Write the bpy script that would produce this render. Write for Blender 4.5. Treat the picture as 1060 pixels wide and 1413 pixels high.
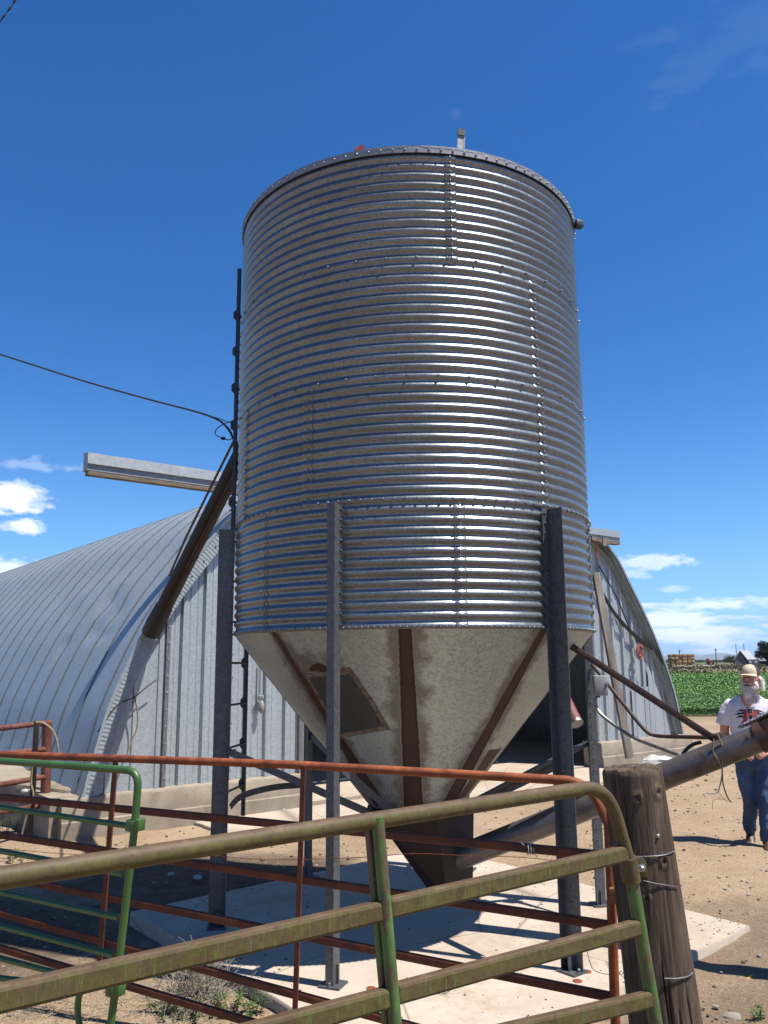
import bpy, bmesh, math, random
import numpy as np
from mathutils import Vector, Matrix, noise
from mathutils.bvhtree import BVHTree
random.seed(7)
rad = math.radians
S = bpy.context.scene
col = S.collection
for o in list(bpy.data.objects): bpy.data.objects.remove(o)

# ------------------------------------------------------------------ camera
EYE = 1.8
PITCH, ROLL = rad(10.3), 0.0078
FPX, CX, CY = 1143.0, 530.0, 706.5
fw = Vector((0, math.cos(PITCH), math.sin(PITCH)))
r0 = Vector((1, 0, 0)); u0 = r0.cross(fw)
rt = r0*math.cos(ROLL) - u0*math.sin(ROLL)
up = u0*math.cos(ROLL) + r0*math.sin(ROLL)
cd = bpy.data.cameras.new('camera'); cam = bpy.data.objects.new('camera', cd); col.objects.link(cam)
m = Matrix((rt, up, -fw)).transposed().to_4x4(); m.translation = Vector((0, 0, EYE)); cam.matrix_world = m
cd.sensor_fit = 'VERTICAL'; cd.sensor_height = 36; cd.lens = FPX/1413*36
cd.clip_start = 0.05; cd.clip_end = 60000
S.camera = cam

# ------------------------------------------------------------------ sun, sky, exposure
SUNV = Vector((0.42, -0.18, 1.0)).normalized()
sl = bpy.data.lights.new('sun', 'SUN'); sun = bpy.data.objects.new('sun', sl); col.objects.link(sun)
sun.rotation_euler = SUNV.to_track_quat('Z', 'Y').to_euler(); sun.location = (6, -3, 15)
sl.energy = 5.0; sl.angle = rad(0.53); sl.color = (1.0, 0.94, 0.86)
S.view_settings.view_transform = 'Standard'; S.view_settings.look = 'None'
S.view_settings.exposure = 0.9; S.view_settings.gamma = 1.0
S.render.resolution_x, S.render.resolution_y = 768, 1024

def ray(x, y): return fw + rt*((x-CX)/FPX) - up*((y-CY)/FPX)
def at(x, y, d):
    q = ray(x, y); return Vector((0, 0, EYE)) + q*(d/q.y)
def atz(x, y, z):
    q = ray(x, y); return Vector((0, 0, EYE)) + q*((z-EYE)/q.z)
def onp(x, y, P, n):
    q = ray(x, y); o = Vector((0, 0, EYE)); return o + q*((P-o).dot(n)/q.dot(n))

w = bpy.data.worlds.new('World'); S.world = w; w.use_nodes = True
def world():
    nt = w.node_tree; N = nt.nodes; K = nt.links; N.clear()
    out = N.new('ShaderNodeOutputWorld'); bg = N.new('ShaderNodeBackground')
    sk = N.new('ShaderNodeTexSky'); sk.sky_type = 'NISHITA'; sk.sun_disc = False
    sk.sun_elevation = math.asin(SUNV.z); sk.sun_rotation = math.atan2(SUNV.x, SUNV.y)
    sk.air_density = 1.0; sk.dust_density = 0.35; sk.ozone_density = 2.2; sk.altitude = 900
    bg.inputs['Strength'].default_value = 0.065
    hs = N.new('ShaderNodeHueSaturation'); hs.inputs['Saturation'].default_value = 1.33; hs.inputs['Value'].default_value = 1.0
    K.new(sk.outputs[0], hs.inputs['Color'])
    tc = N.new('ShaderNodeTexCoord')
    nrm = N.new('ShaderNodeVectorMath'); nrm.operation = 'NORMALIZE'; K.new(tc.outputs['Generated'], nrm.inputs[0])
    def math_(op, a, b=None, c=None, clamp=False):
        n = N.new('ShaderNodeMath'); n.operation = op; n.use_clamp = clamp
        for i, v in enumerate((a, b, c)):
            if v is None: continue
            if isinstance(v, (int, float)): n.inputs[i].default_value = v
            else: K.new(v, n.inputs[i])
        return n.outputs[0]
    def dot(vec):
        n = N.new('ShaderNodeVectorMath'); n.operation = 'DOT_PRODUCT'; K.new(nrm.outputs[0], n.inputs[0]); n.inputs[1].default_value = vec; return n.outputs['Value']
    def nz(scale, sx, sz, det=8, rough=.6):
        mp = N.new('ShaderNodeMapping'); mp.inputs['Scale'].default_value = (sx, sx, sz); K.new(nrm.outputs[0], mp.inputs[0])
        n = N.new('ShaderNodeTexNoise'); n.inputs['Scale'].default_value = scale; n.inputs['Detail'].default_value = det; n.inputs['Roughness'].default_value = rough
        K.new(mp.outputs[0], n.inputs['Vector']); return n.outputs['Fac']
    n1 = nz(16, 1, 2.4); n2 = nz(9, 1, 5.5, 9, .62); n3 = nz(30, 1, 2.2, 6)
    total = None
    def add(v):
        nonlocal total
        total = v if total is None else math_('MAXIMUM', total, v)
    # single clouds: (x, y, rx, ry, strength) measured on the sky as directions
    for x, y, rx, ry, st, k in [(22, 684, 46, 24, 1.0, .6), (-8, 690, 60, 30, 1, .9), (26, 724, 28, 12, .9, .7), (10, 786, 60, 20, .85, .7), (-60, 800, 90, 30, .9, .7),
                             (45, 643, 55, 9, .22, 1.0), (890, 776, 62, 14, .62, 1.0), (865, 790, 34, 9, .5, 1.), (925, 813, 20, 6, .4, .9),
                             (985, 835, 70, 9, .75, 1.0), (1060, 832, 60, 10, .5, 1.0), (628, 160, 14, 8, .03, 1.), (1040, 50, 130, 55, .022, 1.2)]:
        c = ray(x, y).normalized(); a = c.cross(Vector((0, 0, 1))).normalized(); b = a.cross(c)
        p = math_('MULTIPLY', dot(a), FPX/rx); q = math_('MULTIPLY', dot(b), FPX/ry)
        r2 = math_('SQRT', math_('ADD', math_('MULTIPLY', p, p), math_('MULTIPLY', q, q)))
        front = math_('GREATER_THAN', dot(c), 0.3)
        e = math_('ADD', math_('SUBTRACT', 1.0, r2), math_('MULTIPLY', math_('SUBTRACT', n3 if rx < 100 else n1, .5), 3.6*k))
        add(math_('MULTIPLY', math_('MULTIPLY', math_('MULTIPLY', e, 1.8, clamp=True), st), front))
    # bank of cumulus low over the horizon
    z = dot((0, 0, 1))
    band = math_('SUBTRACT', 1.0, math_('MULTIPLY', math_('ABSOLUTE', math_('SUBTRACT', z, .034)), 26.0))
    e = math_('ADD', math_('MULTIPLY', band, .75), math_('MULTIPLY', math_('SUBTRACT', n2, .50), 8.0))
    add(math_('MULTIPLY', math_('MULTIPLY', math_('MULTIPLY', e, 1.3, clamp=True), math_('MULTIPLY', band, 5.0, clamp=True)), .84))
    # horizon whitening haze
    cr = N.new('ShaderNodeMix'); cr.data_type = 'RGBA'
    K.new(n1, cr.inputs['Factor']); cr.inputs['A'].default_value = (5.6, 6.6, 8.4, 1); cr.inputs['B'].default_value = (12.2, 12.5, 13.0, 1)
    mx = N.new('ShaderNodeMix'); mx.data_type = 'RGBA'
    hm = N.new('ShaderNodeMix'); hm.data_type = 'RGBA'; K.new(math_('MULTIPLY', math_('POWER', math_('SUBTRACT', 1.0, math_('MULTIPLY', math_('ABSOLUTE', z), 2.2), None, True), 3.0), .75), hm.inputs['Factor'])
    K.new(hs.outputs[0], hm.inputs['A']); hm.inputs['B'].default_value = (3.0, 5.6, 8.6, 1)
    ti = N.new('ShaderNodeMix'); ti.data_type = 'RGBA'; ti.blend_type = 'MULTIPLY'; ti.inputs['Factor'].default_value = 1; ti.inputs['B'].default_value = (.80, 1.03, 1.27, 1); K.new(hm.outputs['Result'], ti.inputs['A'])
    K.new(total, mx.inputs['Factor']); K.new(ti.outputs['Result'], mx.inputs['A']); K.new(cr.outputs['Result'], mx.inputs['B'])
    K.new(mx.outputs['Result'], bg.inputs['Color']); K.new(bg.outputs[0], out.inputs[0])
world()

# ------------------------------------------------------------------ mesh helpers
def origin(o):
    v = Vector((0, 0, 0))
    while o is not None: v += o.location; o = o.parent
    return v
class MB:
    def __init__(s): s.v = []; s.f = []
    def add(s, vs, fs):
        n = len(s.v); s.v += [tuple(v) for v in vs]; s.f += [tuple(i+n for i in f) for f in fs]; return s
    def box(s, c, size, R=None, bev=0):
        c = Vector(c); sx, sy, sz = [a/2 for a in size]
        if bev > 0:
            bm = bmesh.new(); bmesh.ops.create_cube(bm, size=1)
            for v in bm.verts: v.co = Vector((v.co.x*2*sx, v.co.y*2*sy, v.co.z*2*sz))
            bmesh.ops.bevel(bm, geom=bm.edges[:], offset=bev, segments=2, profile=.5, affect='EDGES')
            vs = [v.co.copy() for v in bm.verts]; bm.verts.index_update(); fs = [[v.index for v in f.verts] for f in bm.faces]; bm.free()
        else:
            vs = [Vector((x*sx, y*sy, z*sz)) for x in (-1, 1) for y in (-1, 1) for z in (-1, 1)]
            fs = [(0, 1, 3, 2), (4, 6, 7, 5), (0, 4, 5, 1), (2, 3, 7, 6), (0, 2, 6, 4), (1, 5, 7, 3)]
        if R is not None: vs = [R @ v for v in vs]
        return s.add([c+v for v in vs], fs)
    def bar(s, a, b, w_, h_, upv=(0, 0, 1), bev=0, roll=0):      # box from a to b, w_ across, h_ along up
        a, b = Vector(a), Vector(b); d = b-a; L = d.length; d.normalize()
        x = d.cross(Vector(upv)).normalized(); z = x.cross(d)
        if roll: R0 = Matrix.Rotation(roll, 3, d); x = R0 @ x; z = R0 @ z
        return s.box((a+b)/2, (w_, L, h_), Matrix((x, d, z)).transposed(), bev)
    def tube(s, pts, r, seg=12, cap=True, sx=1.0):
        pts = [Vector(p) for p in pts]; n = len(pts); rs = r if hasattr(r, '__len__') else [r]*n
        ts = []
        for i in range(n):
            t = (pts[min(i+1, n-1)]-pts[max(i-1, 0)]); ts.append(t.normalized() if t.length > 1e-9 else Vector((0, 0, 1)))
        a = Vector((0, 0, 1)) if abs(ts[0].z) < .9 else Vector((1, 0, 0))
        x = ts[0].cross(a).normalized(); vs = []
        for i in range(n):
            x = (x - ts[i]*x.dot(ts[i])).normalized(); y = ts[i].cross(x)
            for k in range(seg):
                an = 2*math.pi*k/seg; vs.append(pts[i] + (x*math.cos(an)*sx + y*math.sin(an))*rs[i])
        fs = [(i*seg+k, i*seg+(k+1) % seg, (i+1)*seg+(k+1) % seg, (i+1)*seg+k) for i in range(n-1) for k in range(seg)]
        if cap: fs += [tuple(range(seg-1, -1, -1)), tuple((n-1)*seg+k for k in range(seg))]
        return s.add(vs, fs)
    def lathe(s, prof, c, seg=32, closed=True):     # prof (r,z) list, axis z
        c = Vector(c); vs = []; n = len(prof)
        for r, z in prof:
            for k in range(seg):
                a = 2*math.pi*k/seg; vs.append(c+Vector((r*math.cos(a), r*math.sin(a), z)))
        fs = [(i*seg+k, i*seg+(k+1) % seg, (i+1)*seg+(k+1) % seg, (i+1)*seg+k) for i in range(n-1) for k in range(seg)]
        if closed: fs += [tuple(range(seg-1, -1, -1)), tuple((n-1)*seg+k for k in range(seg))]
        return s.add(vs, fs)
    def ell(s, c, r, R=None, seg=16, rings=10):
        c = Vector(c); r = r if hasattr(r, '__len__') else (r, r, r); vs = []; 
        for i in range(rings+1):
            t = math.pi*i/rings
            for k in range(seg):
                a = 2*math.pi*k/seg; v = Vector((math.sin(t)*math.cos(a)*r[0], math.sin(t)*math.sin(a)*r[1], math.cos(t)*r[2]))
                vs.append(c+(R @ v if R is not None else v))
        fs = [(i*seg+k, (i+1)*seg+k, (i+1)*seg+(k+1) % seg, i*seg+(k+1) % seg) for i in range(rings) for k in range(seg)]
        return s.add(vs, fs)
    def prism(s, poly, d):       # polygon of 3D points extruded by vector d
        n = len(poly); poly = [Vector(p) for p in poly]; d = Vector(d)
        return s.add(poly+[p+d for p in poly], [tuple(range(n-1, -1, -1)), tuple(range(n, 2*n))]+[(i, (i+1) % n, n+(i+1) % n, n+i) for i in range(n)])
    def build(s, name, mat, parent=None, sharp=32, smooth=True, loc=None):
        me = bpy.data.meshes.new(name); o = bpy.data.objects.new(name, me); col.objects.link(o)
        if parent is not None: o.parent = parent; og = origin(parent)
        else:
            if loc is None:
                A = np.array(s.v); lo, hi = A.min(0), A.max(0); loc = ((lo[0]+hi[0])/2, (lo[1]+hi[1])/2, lo[2])
            og = Vector(loc); o.location = og
        A = np.array(s.v, dtype=float)-np.array(og)
        me.from_pydata(A.tolist(), [], s.f); me.validate(); me.update()
        bm = bmesh.new(); bm.from_mesh(me); bmesh.ops.recalc_face_normals(bm, faces=bm.faces[:]); bm.to_mesh(me); bm.free()
        if smooth:
            me.polygons.foreach_set('use_smooth', [True]*len(me.polygons))
            if sharp: me.set_sharp_from_angle(angle=rad(sharp))
        if mat is not None: me.materials.append(mat)
        return o
def tag(o, label=None, cat=None, group=None, kind=None):
    if label: o['label'] = label
    if cat: o['category'] = cat
    if group: o['group'] = group
    if kind: o['kind'] = kind
    return o
def thing(name, loc, label, cat, group=None):
    o = bpy.data.objects.new(name, None); col.objects.link(o); o.location = Vector(loc); o.empty_display_size = .2
    return tag(o, label, cat, group)
def cr(pts, n=8):
    pts = [Vector(p) for p in pts]; out = []
    for i in range(len(pts)-1):
        p0, p1, p2, p3 = pts[max(i-1, 0)], pts[i], pts[i+1], pts[min(i+2, len(pts)-1)]
        for k in range(n):
            a = k/n; out.append(.5*(2*p1+(p2-p0)*a+(2*p0-5*p1+4*p2-p3)*a*a+(3*p1-p0-3*p2+p3)*a**3))
    out.append(pts[-1]); return out
def fillet(pts, r, n=6):          # polyline with rounded corners
    pts = [Vector(p) for p in pts]; out = [pts[0]]
    for i in range(1, len(pts)-1):
        a = (pts[i-1]-pts[i]); b = (pts[i+1]-pts[i]); la, lb = min(r, a.length*.49), min(r, b.length*.49)
        A = pts[i]+a.normalized()*la; B = pts[i]+b.normalized()*lb
        for k in range(n+1):
            t = k/n; out.append(A*(1-t)**2+pts[i]*2*t*(1-t)+B*t*t)
    out.append(pts[-1]); return out
def fbm(p, s=1.0, o=4): return noise.fractal(Vector(p)*s, 1.0, 2.0, o)

# ------------------------------------------------------------------ materials
ALB = 0.53
class NT:
    def __init__(s, name):
        s.m = bpy.data.materials.new(name); s.m.use_nodes = True; s.t = s.m.node_tree; s.N = s.t.nodes; s.K = s.t.links
        s.b = s.N['Principled BSDF']; s.tc = s.N.new('ShaderNodeTexCoord')
    def noise(s, scale, sc=(1, 1, 1), det=5, rough=.6, dist=0, space='Object'):
        mp = s.N.new('ShaderNodeMapping'); mp.inputs['Scale'].default_value = sc; s.K.new(s.tc.outputs[space], mp.inputs[0])
        n = s.N.new('ShaderNodeTexNoise'); n.inputs['Scale'].default_value = scale; n.inputs['Detail'].default_value = det
        n.inputs['Roughness'].default_value = rough; n.inputs['Distortion'].default_value = dist
        s.K.new(mp.outputs[0], n.inputs['Vector']); return n.outputs['Fac']
    def vor(s, scale, sc=(1, 1, 1), feat='F1', out='Distance', rnd=1.0):
        mp = s.N.new('ShaderNodeMapping'); mp.inputs['Scale'].default_value = sc; s.K.new(s.tc.outputs['Object'], mp.inputs[0])
        n = s.N.new('ShaderNodeTexVoronoi'); n.feature = feat; n.inputs['Scale'].default_value = scale; n.inputs['Randomness'].default_value = rnd
        s.K.new(mp.outputs[0], n.inputs['Vector']); return n.outputs[out]
    def ramp(s, fac, stops):
        r = s.N.new('ShaderNodeValToRGB'); el = r.color_ramp.elements
        while len(el) < len(stops): el.new(.5)
        for e, (p, c) in zip(el, stops):
            e.position = p; e.color = (c, c, c, 1) if isinstance(c, (int, float)) else (*c, 1)
        s.K.new(fac, r.inputs[0]); return r.outputs[0]
    def mix(s, fac, a, b, mode='MIX'):
        n = s.N.new('ShaderNodeMix'); n.data_type = 'RGBA'; n.blend_type = mode
        for k, v in (('Factor', fac), ('A', a), ('B', b)):
            if isinstance(v, (int, float)): n.inputs[k].default_value = v if k == 'Factor' else (v, v, v, 1)
            elif isinstance(v, tuple): n.inputs[k].default_value = (*v, 1)
            else: s.K.new(v, n.inputs[k])
        return n.outputs['Result']
    def math(s, op, a, b=None, clamp=False):
        n = s.N.new('ShaderNodeMath'); n.operation = op; n.use_clamp = clamp
        for i, v in enumerate((a, b)):
            if v is None: continue
            if isinstance(v, (int, float)): n.inputs[i].default_value = v
            else: s.K.new(v, n.inputs[i])
        return n.outputs[0]
    def attr(s, name, out='Fac'):
        n = s.N.new('ShaderNodeAttribute'); n.attribute_name = name; return n.outputs[out]
    def xyz(s, space='Object'):
        n = s.N.new('ShaderNodeSeparateXYZ'); s.K.new(s.tc.outputs[space], n.inputs[0]); return n.outputs
    def set(s, col_=None, rough=None, metal=None, bump=None, bs=.3, bd=.01, spec=None):
        for key, v in (('Base Color', col_), ('Roughness', rough), ('Metallic', metal), ('Specular IOR Level', spec)):
            if v is None: continue
            if key == 'Base Color':       # one calibration of all base colours
                if isinstance(v, tuple): v = tuple(c*ALB for c in v)
                else: v = s.mix(1.0, v, ALB, 'MULTIPLY')
            if isinstance(v, tuple): s.b.inputs[key].default_value = (*v, 1)
            elif isinstance(v, (int, float)): s.b.inputs[key].default_value = v
            else: s.K.new(v, s.b.inputs[key])
        if bump is not None:
            n = s.N.new('ShaderNodeBump'); n.inputs['Strength'].default_value = bs; n.inputs['Distance'].default_value = bd
            s.K.new(bump, n.inputs['Height']); s.K.new(n.outputs[0], s.b.inputs['Normal'])
        return s.m

def mottled(name, a, b, scale=8, sc=(1, 1, 1), rough=.7, metal=0, bs=.3, bd=.004, bscale=40, lo=.35, hi=.65, spec=None, det=6):
    t = NT(name); c = t.ramp(t.noise(scale, sc, det), [(lo, a), (hi, b)])
    return t.set(c, rough, metal, t.noise(bscale, sc, 4), bs, bd, spec)
def galv(name, a=(.42, .43, .45), b=(.60, .61, .63), rl=.30, rh=.48, metal=.92, scale=55, dirt=.35, dcol=(.30, .25, .19), bd=.0006, dsc=(1.5, 1.5, 1.5)):
    t = NT(name)
    sp = t.vor(scale, feat='F1', out='Color'); bw = t.N.new('ShaderNodeRGBToBW'); t.K.new(sp, bw.inputs[0])
    base = t.ramp(bw.outputs[0], [(.1, a), (.9, b)])
    big = t.ramp(t.noise(1.0, dsc, 7, .65), [(.45, 0.0), (.75, 1.0)])
    c = t.mix(t.math('MULTIPLY', big, dirt), base, dcol)
    r = t.ramp(t.math('ADD', t.math('MULTIPLY', bw.outputs[0], .35), t.math('MULTIPLY', t.noise(6, dsc, 5), .65)), [(.25, rl), (.75, rh)])
    mt = t.math('SUBTRACT', metal, t.math('MULTIPLY', big, dirt*.8), clamp=True)
    return t.set(c, r, mt, t.noise(scale*1.4, (1, 1, 1), 3), .25, bd)
def rust(name, a, b, c_, scale=14, rough=.75, sc=(1, 1, 1), metal=.15):
    t = NT(name); n = t.noise(scale, sc, 8, .7)
    c = t.ramp(n, [(.3, a), (.5, b), (.68, c_)])
    return t.set(c, t.ramp(n, [(.3, rough-.2), (.7, rough+.1)]), metal, t.noise(90, sc, 5), .5, .0012)

M = {}
# corrugated shell: bright zinc, dusty towards the left-behind sheets
def shell_mat():
    t = NT('galvanised_shell')
    sp = t.vor(95, feat='F1', out='Color'); bw = t.N.new('ShaderNodeRGBToBW'); t.K.new(sp, bw.inputs[0])
    base = t.ramp(bw.outputs[0], [(.1, (.27, .30, .32)), (.9, (.44, .475, .495))])
    n = t.noise(1.1, (1, 1, 5), 8, .7)
    dust = t.ramp(n, [(.40, 0.0), (.75, .6)])
    c = t.mix(dust, base, (.15, .145, .125))
    r = t.math('ADD', t.ramp(t.noise(5, (1, 1, 3), 6), [(.3, .24), (.7, .38)]), t.math('MULTIPLY', bw.outputs[0], .06))
    mt = t.math('SUBTRACT', .70, t.math('MULTIPLY', dust, .2))
    return t.set(c, r, mt, t.noise(150, (1, 1, 1), 3), .3, .0005)
M['shell'] = shell_mat()
M['galv'] = galv('galvanised_steel')
M['galv_rim'] = galv('galvanised_rim', (.40, .42, .44), (.56, .58, .60), .42, .55, .55, 80, .3)
M['leg'] = galv('leg_steel', (.14, .15, .165), (.23, .245, .265), .42, .58, .55, 60, .4, (.09, .09, .09), dsc=(3, 3, 1.2))
M['ladder'] = galv('ladder_steel', (.07, .075, .085), (.12, .125, .14), .45, .6, .7, 60, .3, (.12, .12, .12))
M['roof'] = galv('roof_zinc', (.50, .58, .60), (.64, .72, .74), .42, .58, .42, 45, .30, (.36, .38, .40), dsc=(.7, .7, .7))
def seam_lines(m):      # dark, less metallic lines painted along the laps of the roof sheets
    nt = m.node_tree; N = nt.nodes; K = nt.links; b = N['Principled BSDF']; src = b.inputs['Base Color'].links[0].from_socket
    tc = N.new('ShaderNodeTexCoord'); d = N.new('ShaderNodeVectorMath'); d.operation = 'DOT_PRODUCT'; d.inputs[1].default_value = (-.6214, .7835, 0); K.new(tc.outputs['Object'], d.inputs[0])
    def mt(op, a, b2):
        n = N.new('ShaderNodeMath'); n.operation = op
        for i, v in enumerate((a, b2)):
            if isinstance(v, (int, float)): n.inputs[i].default_value = v
            else: K.new(v, n.inputs[i])
        return n.outputs[0]
    f = mt('ABSOLUTE', mt('SUBTRACT', mt('MODULO', mt('ADD', d.outputs['Value'], 6.1-.08+.305+.004), .61), .305), 0)
    nz = N.new('ShaderNodeTexNoise'); nz.inputs['Scale'].default_value = 3; nz.inputs['Detail'].default_value = 6; K.new(tc.outputs['Object'], nz.inputs['Vector'])
    r = N.new('ShaderNodeMapRange'); K.new(mt('SUBTRACT', f, mt('MULTIPLY', nz.outputs['Fac'], .012)), r.inputs[0]); r.inputs[1].default_value = .0; r.inputs[2].default_value = .016; r.inputs[3].default_value = .85; r.inputs[4].default_value = 0
    mx = N.new('ShaderNodeMix'); mx.data_type = 'RGBA'; K.new(r.outputs[0], mx.inputs['Factor']); K.new(src, mx.inputs['A']); mx.inputs['B'].default_value = (.035, .042, .05, 1); K.new(mx.outputs['Result'], b.inputs['Base Color'])
    mr = N.new('ShaderNodeMath'); mr.operation = 'MULTIPLY_ADD'; K.new(r.outputs[0], mr.inputs[0]); mr.inputs[1].default_value = -.4; mr.inputs[2].default_value = .42; K.new(mr.outputs[0], b.inputs['Metallic'])
seam_lines(M['roof'])
M['wall'] = galv('wall_zinc', (.60, .69, .73), (.84, .93, .97), .34, .50, .50, 60, .75, (.19, .21, .235), dsc=(3.2, 3.2, .12))
M['fascia'] = galv('fascia_zinc', (.42, .48, .52), (.54, .60, .64), .45, .6, .25, 30, .15)
M['white_trim'] = mottled('white_trim', (.62, .62, .60), (.78, .78, .77), 3, (1, 1, 1), .5, .2)
M['bolt'] = galv('bolt_zinc', (.55, .55, .56), (.7, .7, .72), .3, .45, .9, 90, .2)
M['black'] = mottled('black_rubber', (.012, .012, .013), (.03, .03, .032), 10, rough=.55)
M['red_paint'] = mottled('faded_red_paint', (.42, .03, .025), (.5, .06, .04), 10, rough=.5)
M['brown_tube'] = rust('brown_auger_tube', (.012, .007, .006), (.022, .011, .008), (.038, .021, .015), 7, .6)
M['rust_pipe'] = rust('rusted_pipe', (.13, .034, .015), (.36, .088, .024), (.55, .16, .04), 9, .72)
M['rust_dark'] = rust('dark_rusted_angle', (.065, .020, .012), (.20, .052, .022), (.34, .10, .034), 9, .78)
M['corral'] = rust('corral_primer', (.14, .045, .033), (.24, .085, .060), (.33, .15, .11), 7, .7)
M['auger'] = rust('weathered_auger', (.13, .085, .07), (.24, .215, .215), (.11, .07, .055), 4, .42, metal=.5)
M['boot'] = rust('primer_boot', (.030, .013, .010), (.052, .021, .015), (.08, .034, .024), 6, .72)
M['brace_brown'] = rust('brown_brace', (.05, .024, .018), (.085, .042, .03), (.13, .07, .05), 7, .6)
M['twine'] = mottled('old_twine', (.30, .24, .13), (.46, .38, .22), 30, rough=.9)
M['sealant'] = mottled('sealant', (.36, .31, .22), (.55, .49, .38), 30, rough=.8)
M['wire'] = mottled('steel_wire', (.32, .32, .33), (.5, .5, .52), 30, rough=.5, metal=.7)
M['orange'] = mottled('orange_cord', (.38, .075, .03), (.52, .12, .05), 10, rough=.6)
M['box_grey'] = mottled('grey_box_paint', (.40, .41, .42), (.5, .51, .52), 6, rough=.5)
M['glass'] = mottled('milky_glass', (.40, .36, .34), (.5, .46, .44), 12, rough=.25)
M['hay'] = mottled('hay', (.34, .20, .08), (.60, .38, .17), 2, rough=.95, bscale=12, bd=.05)
M['leaf'] = mottled('weed_leaf', (.06, .13, .022), (.12, .22, .045), 6, rough=.6)
M['dry'] = mottled('dry_stems', (.30, .26, .20), (.48, .43, .35), 8, rough=.9)
M['paper'] = mottled('white_litter', (.6, .6, .6), (.78, .78, .78), 8, rough=.7)
M['yellow'] = mottled('yellow_plastic', (.7, .5, .03), (.8, .6, .05), 8, rough=.5)
M['rock'] = mottled('field_stone', (.28, .24, .19), (.48, .43, .37), 5, rough=.85, bscale=20)
M['rock_red'] = mottled('red_brick_lump', (.42, .12, .06), (.5, .18, .1), 9, rough=.85)
M['rock_white'] = mottled('pale_stone', (.5, .48, .45), (.66, .64, .6), 9, rough=.8)

def green_paint(name, g1, g2, r1, amt):
    t = NT(name); n = t.noise(3.2, (1, 1, 1), 8, .7)
    g = t.ramp(t.noise(6, (1, 1, 1), 5), [(.35, g1), (.65, g2)])
    ru = t.ramp(t.noise(25, (1, 1, 1), 6), [(.35, r1), (.65, tuple(min(1, 2*k) for k in r1))])
    f = t.ramp(n, [(amt, 0.0), (amt+.03, 1.0)])
    chips = t.ramp(t.noise(38, (1, 1, .6), 4), [(.66, 0.0), (.69, .9)])
    f = t.math('MAXIMUM', f, chips)
    return t.set(t.mix(f, g, ru), t.ramp(f, [(0, .42), (1, .8)]), 0, t.noise(60, (1, 1, 1), 4), .3, .001)
M['green'] = green_paint('green_gate_paint', (.050, .15, .032), (.085, .215, .05), (.12, .05, .025), .66)
def worn(name, amt=.9):   # brown patina with the last green paint left in upright streaks
    t = NT(name)
    br = t.ramp(t.noise(10, (1, 1, 1), 8, .7), [(.3, (.095, .055, .026)), (.55, (.155, .095, .050)), (.75, (.26, .17, .11))])
    ol = t.ramp(t.noise(28, (1, 1, 1), 5), [(.35, (.11, .098, .022)), (.65, (.18, .155, .040))])
    gr = t.ramp(t.noise(16, (1, 1, 1), 5), [(.35, (.10, .18, .045)), (.65, (.18, .28, .085))])
    nm = t.N.new('ShaderNodeNewGeometry'); sp = t.N.new('ShaderNodeSeparateXYZ'); t.K.new(nm.outputs['Normal'], sp.inputs[0])
    topf = t.ramp(sp.outputs[2], [(.35, 1.0), (.8, .10)])
    c = t.mix(t.math('MULTIPLY', t.ramp(t.noise(22, (1, 1, 1.2), 8, .75), [(.40, 0.0), (.56, .9)]), topf), br, ol)
    c = t.mix(t.ramp(t.noise(85, (1, 1, 1), 4, .7), [(.30, .65), (.46, 0.0)]), c, (.045, .030, .018))
    st = t.noise(26, (6.5, 6.5, .5), 4, .6, .3)
    gate_ = t.ramp(t.noise(3.6, (1, 1, 1), 4), [(.36, .2), (.50, 1.0)])
    side = t.ramp(sp.outputs[2], [(.15, 1.0), (.75, .12)])
    f = t.math('MULTIPLY', t.math('MULTIPLY', t.ramp(st, [(.585, 0.0), (.615, amt*.8)]), gate_), side)
    c = t.mix(f, c, gr)
    sc = t.ramp(t.noise(14, (5, 5, .5), 2, .5), [(.76, 0.0), (.775, .8)])
    c = t.mix(sc, c, (.42, .36, .28))
    return t.set(c, .62, .0, t.noise(120, (1, 1, 1), 5), .45, .0009, .35)
M['worn'] = worn('worn_gate_paint')
M['worn_top'] = worn('worn_top_tube_paint', .25)
def worn_green():
    t = NT('worn_gate_upright')
    br = t.ramp(t.noise(14, (1, 1, .6), 8, .7), [(.3, (.09, .055, .032)), (.6, (.19, .12, .07))])
    gr = t.ramp(t.noise(20, (1, 1, .5), 5), [(.35, (.09, .18, .04)), (.65, (.15, .30, .08))])
    f = t.ramp(t.noise(13, (1.4, 1.4, .7), 8, .72), [(.44, 0.0), (.52, 1.0)])
    return t.set(t.mix(f, br, gr), .6, 0, t.noise(100, (1, 1, 1), 5), .45, .0009)
M['worn_green'] = worn_green()

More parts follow.
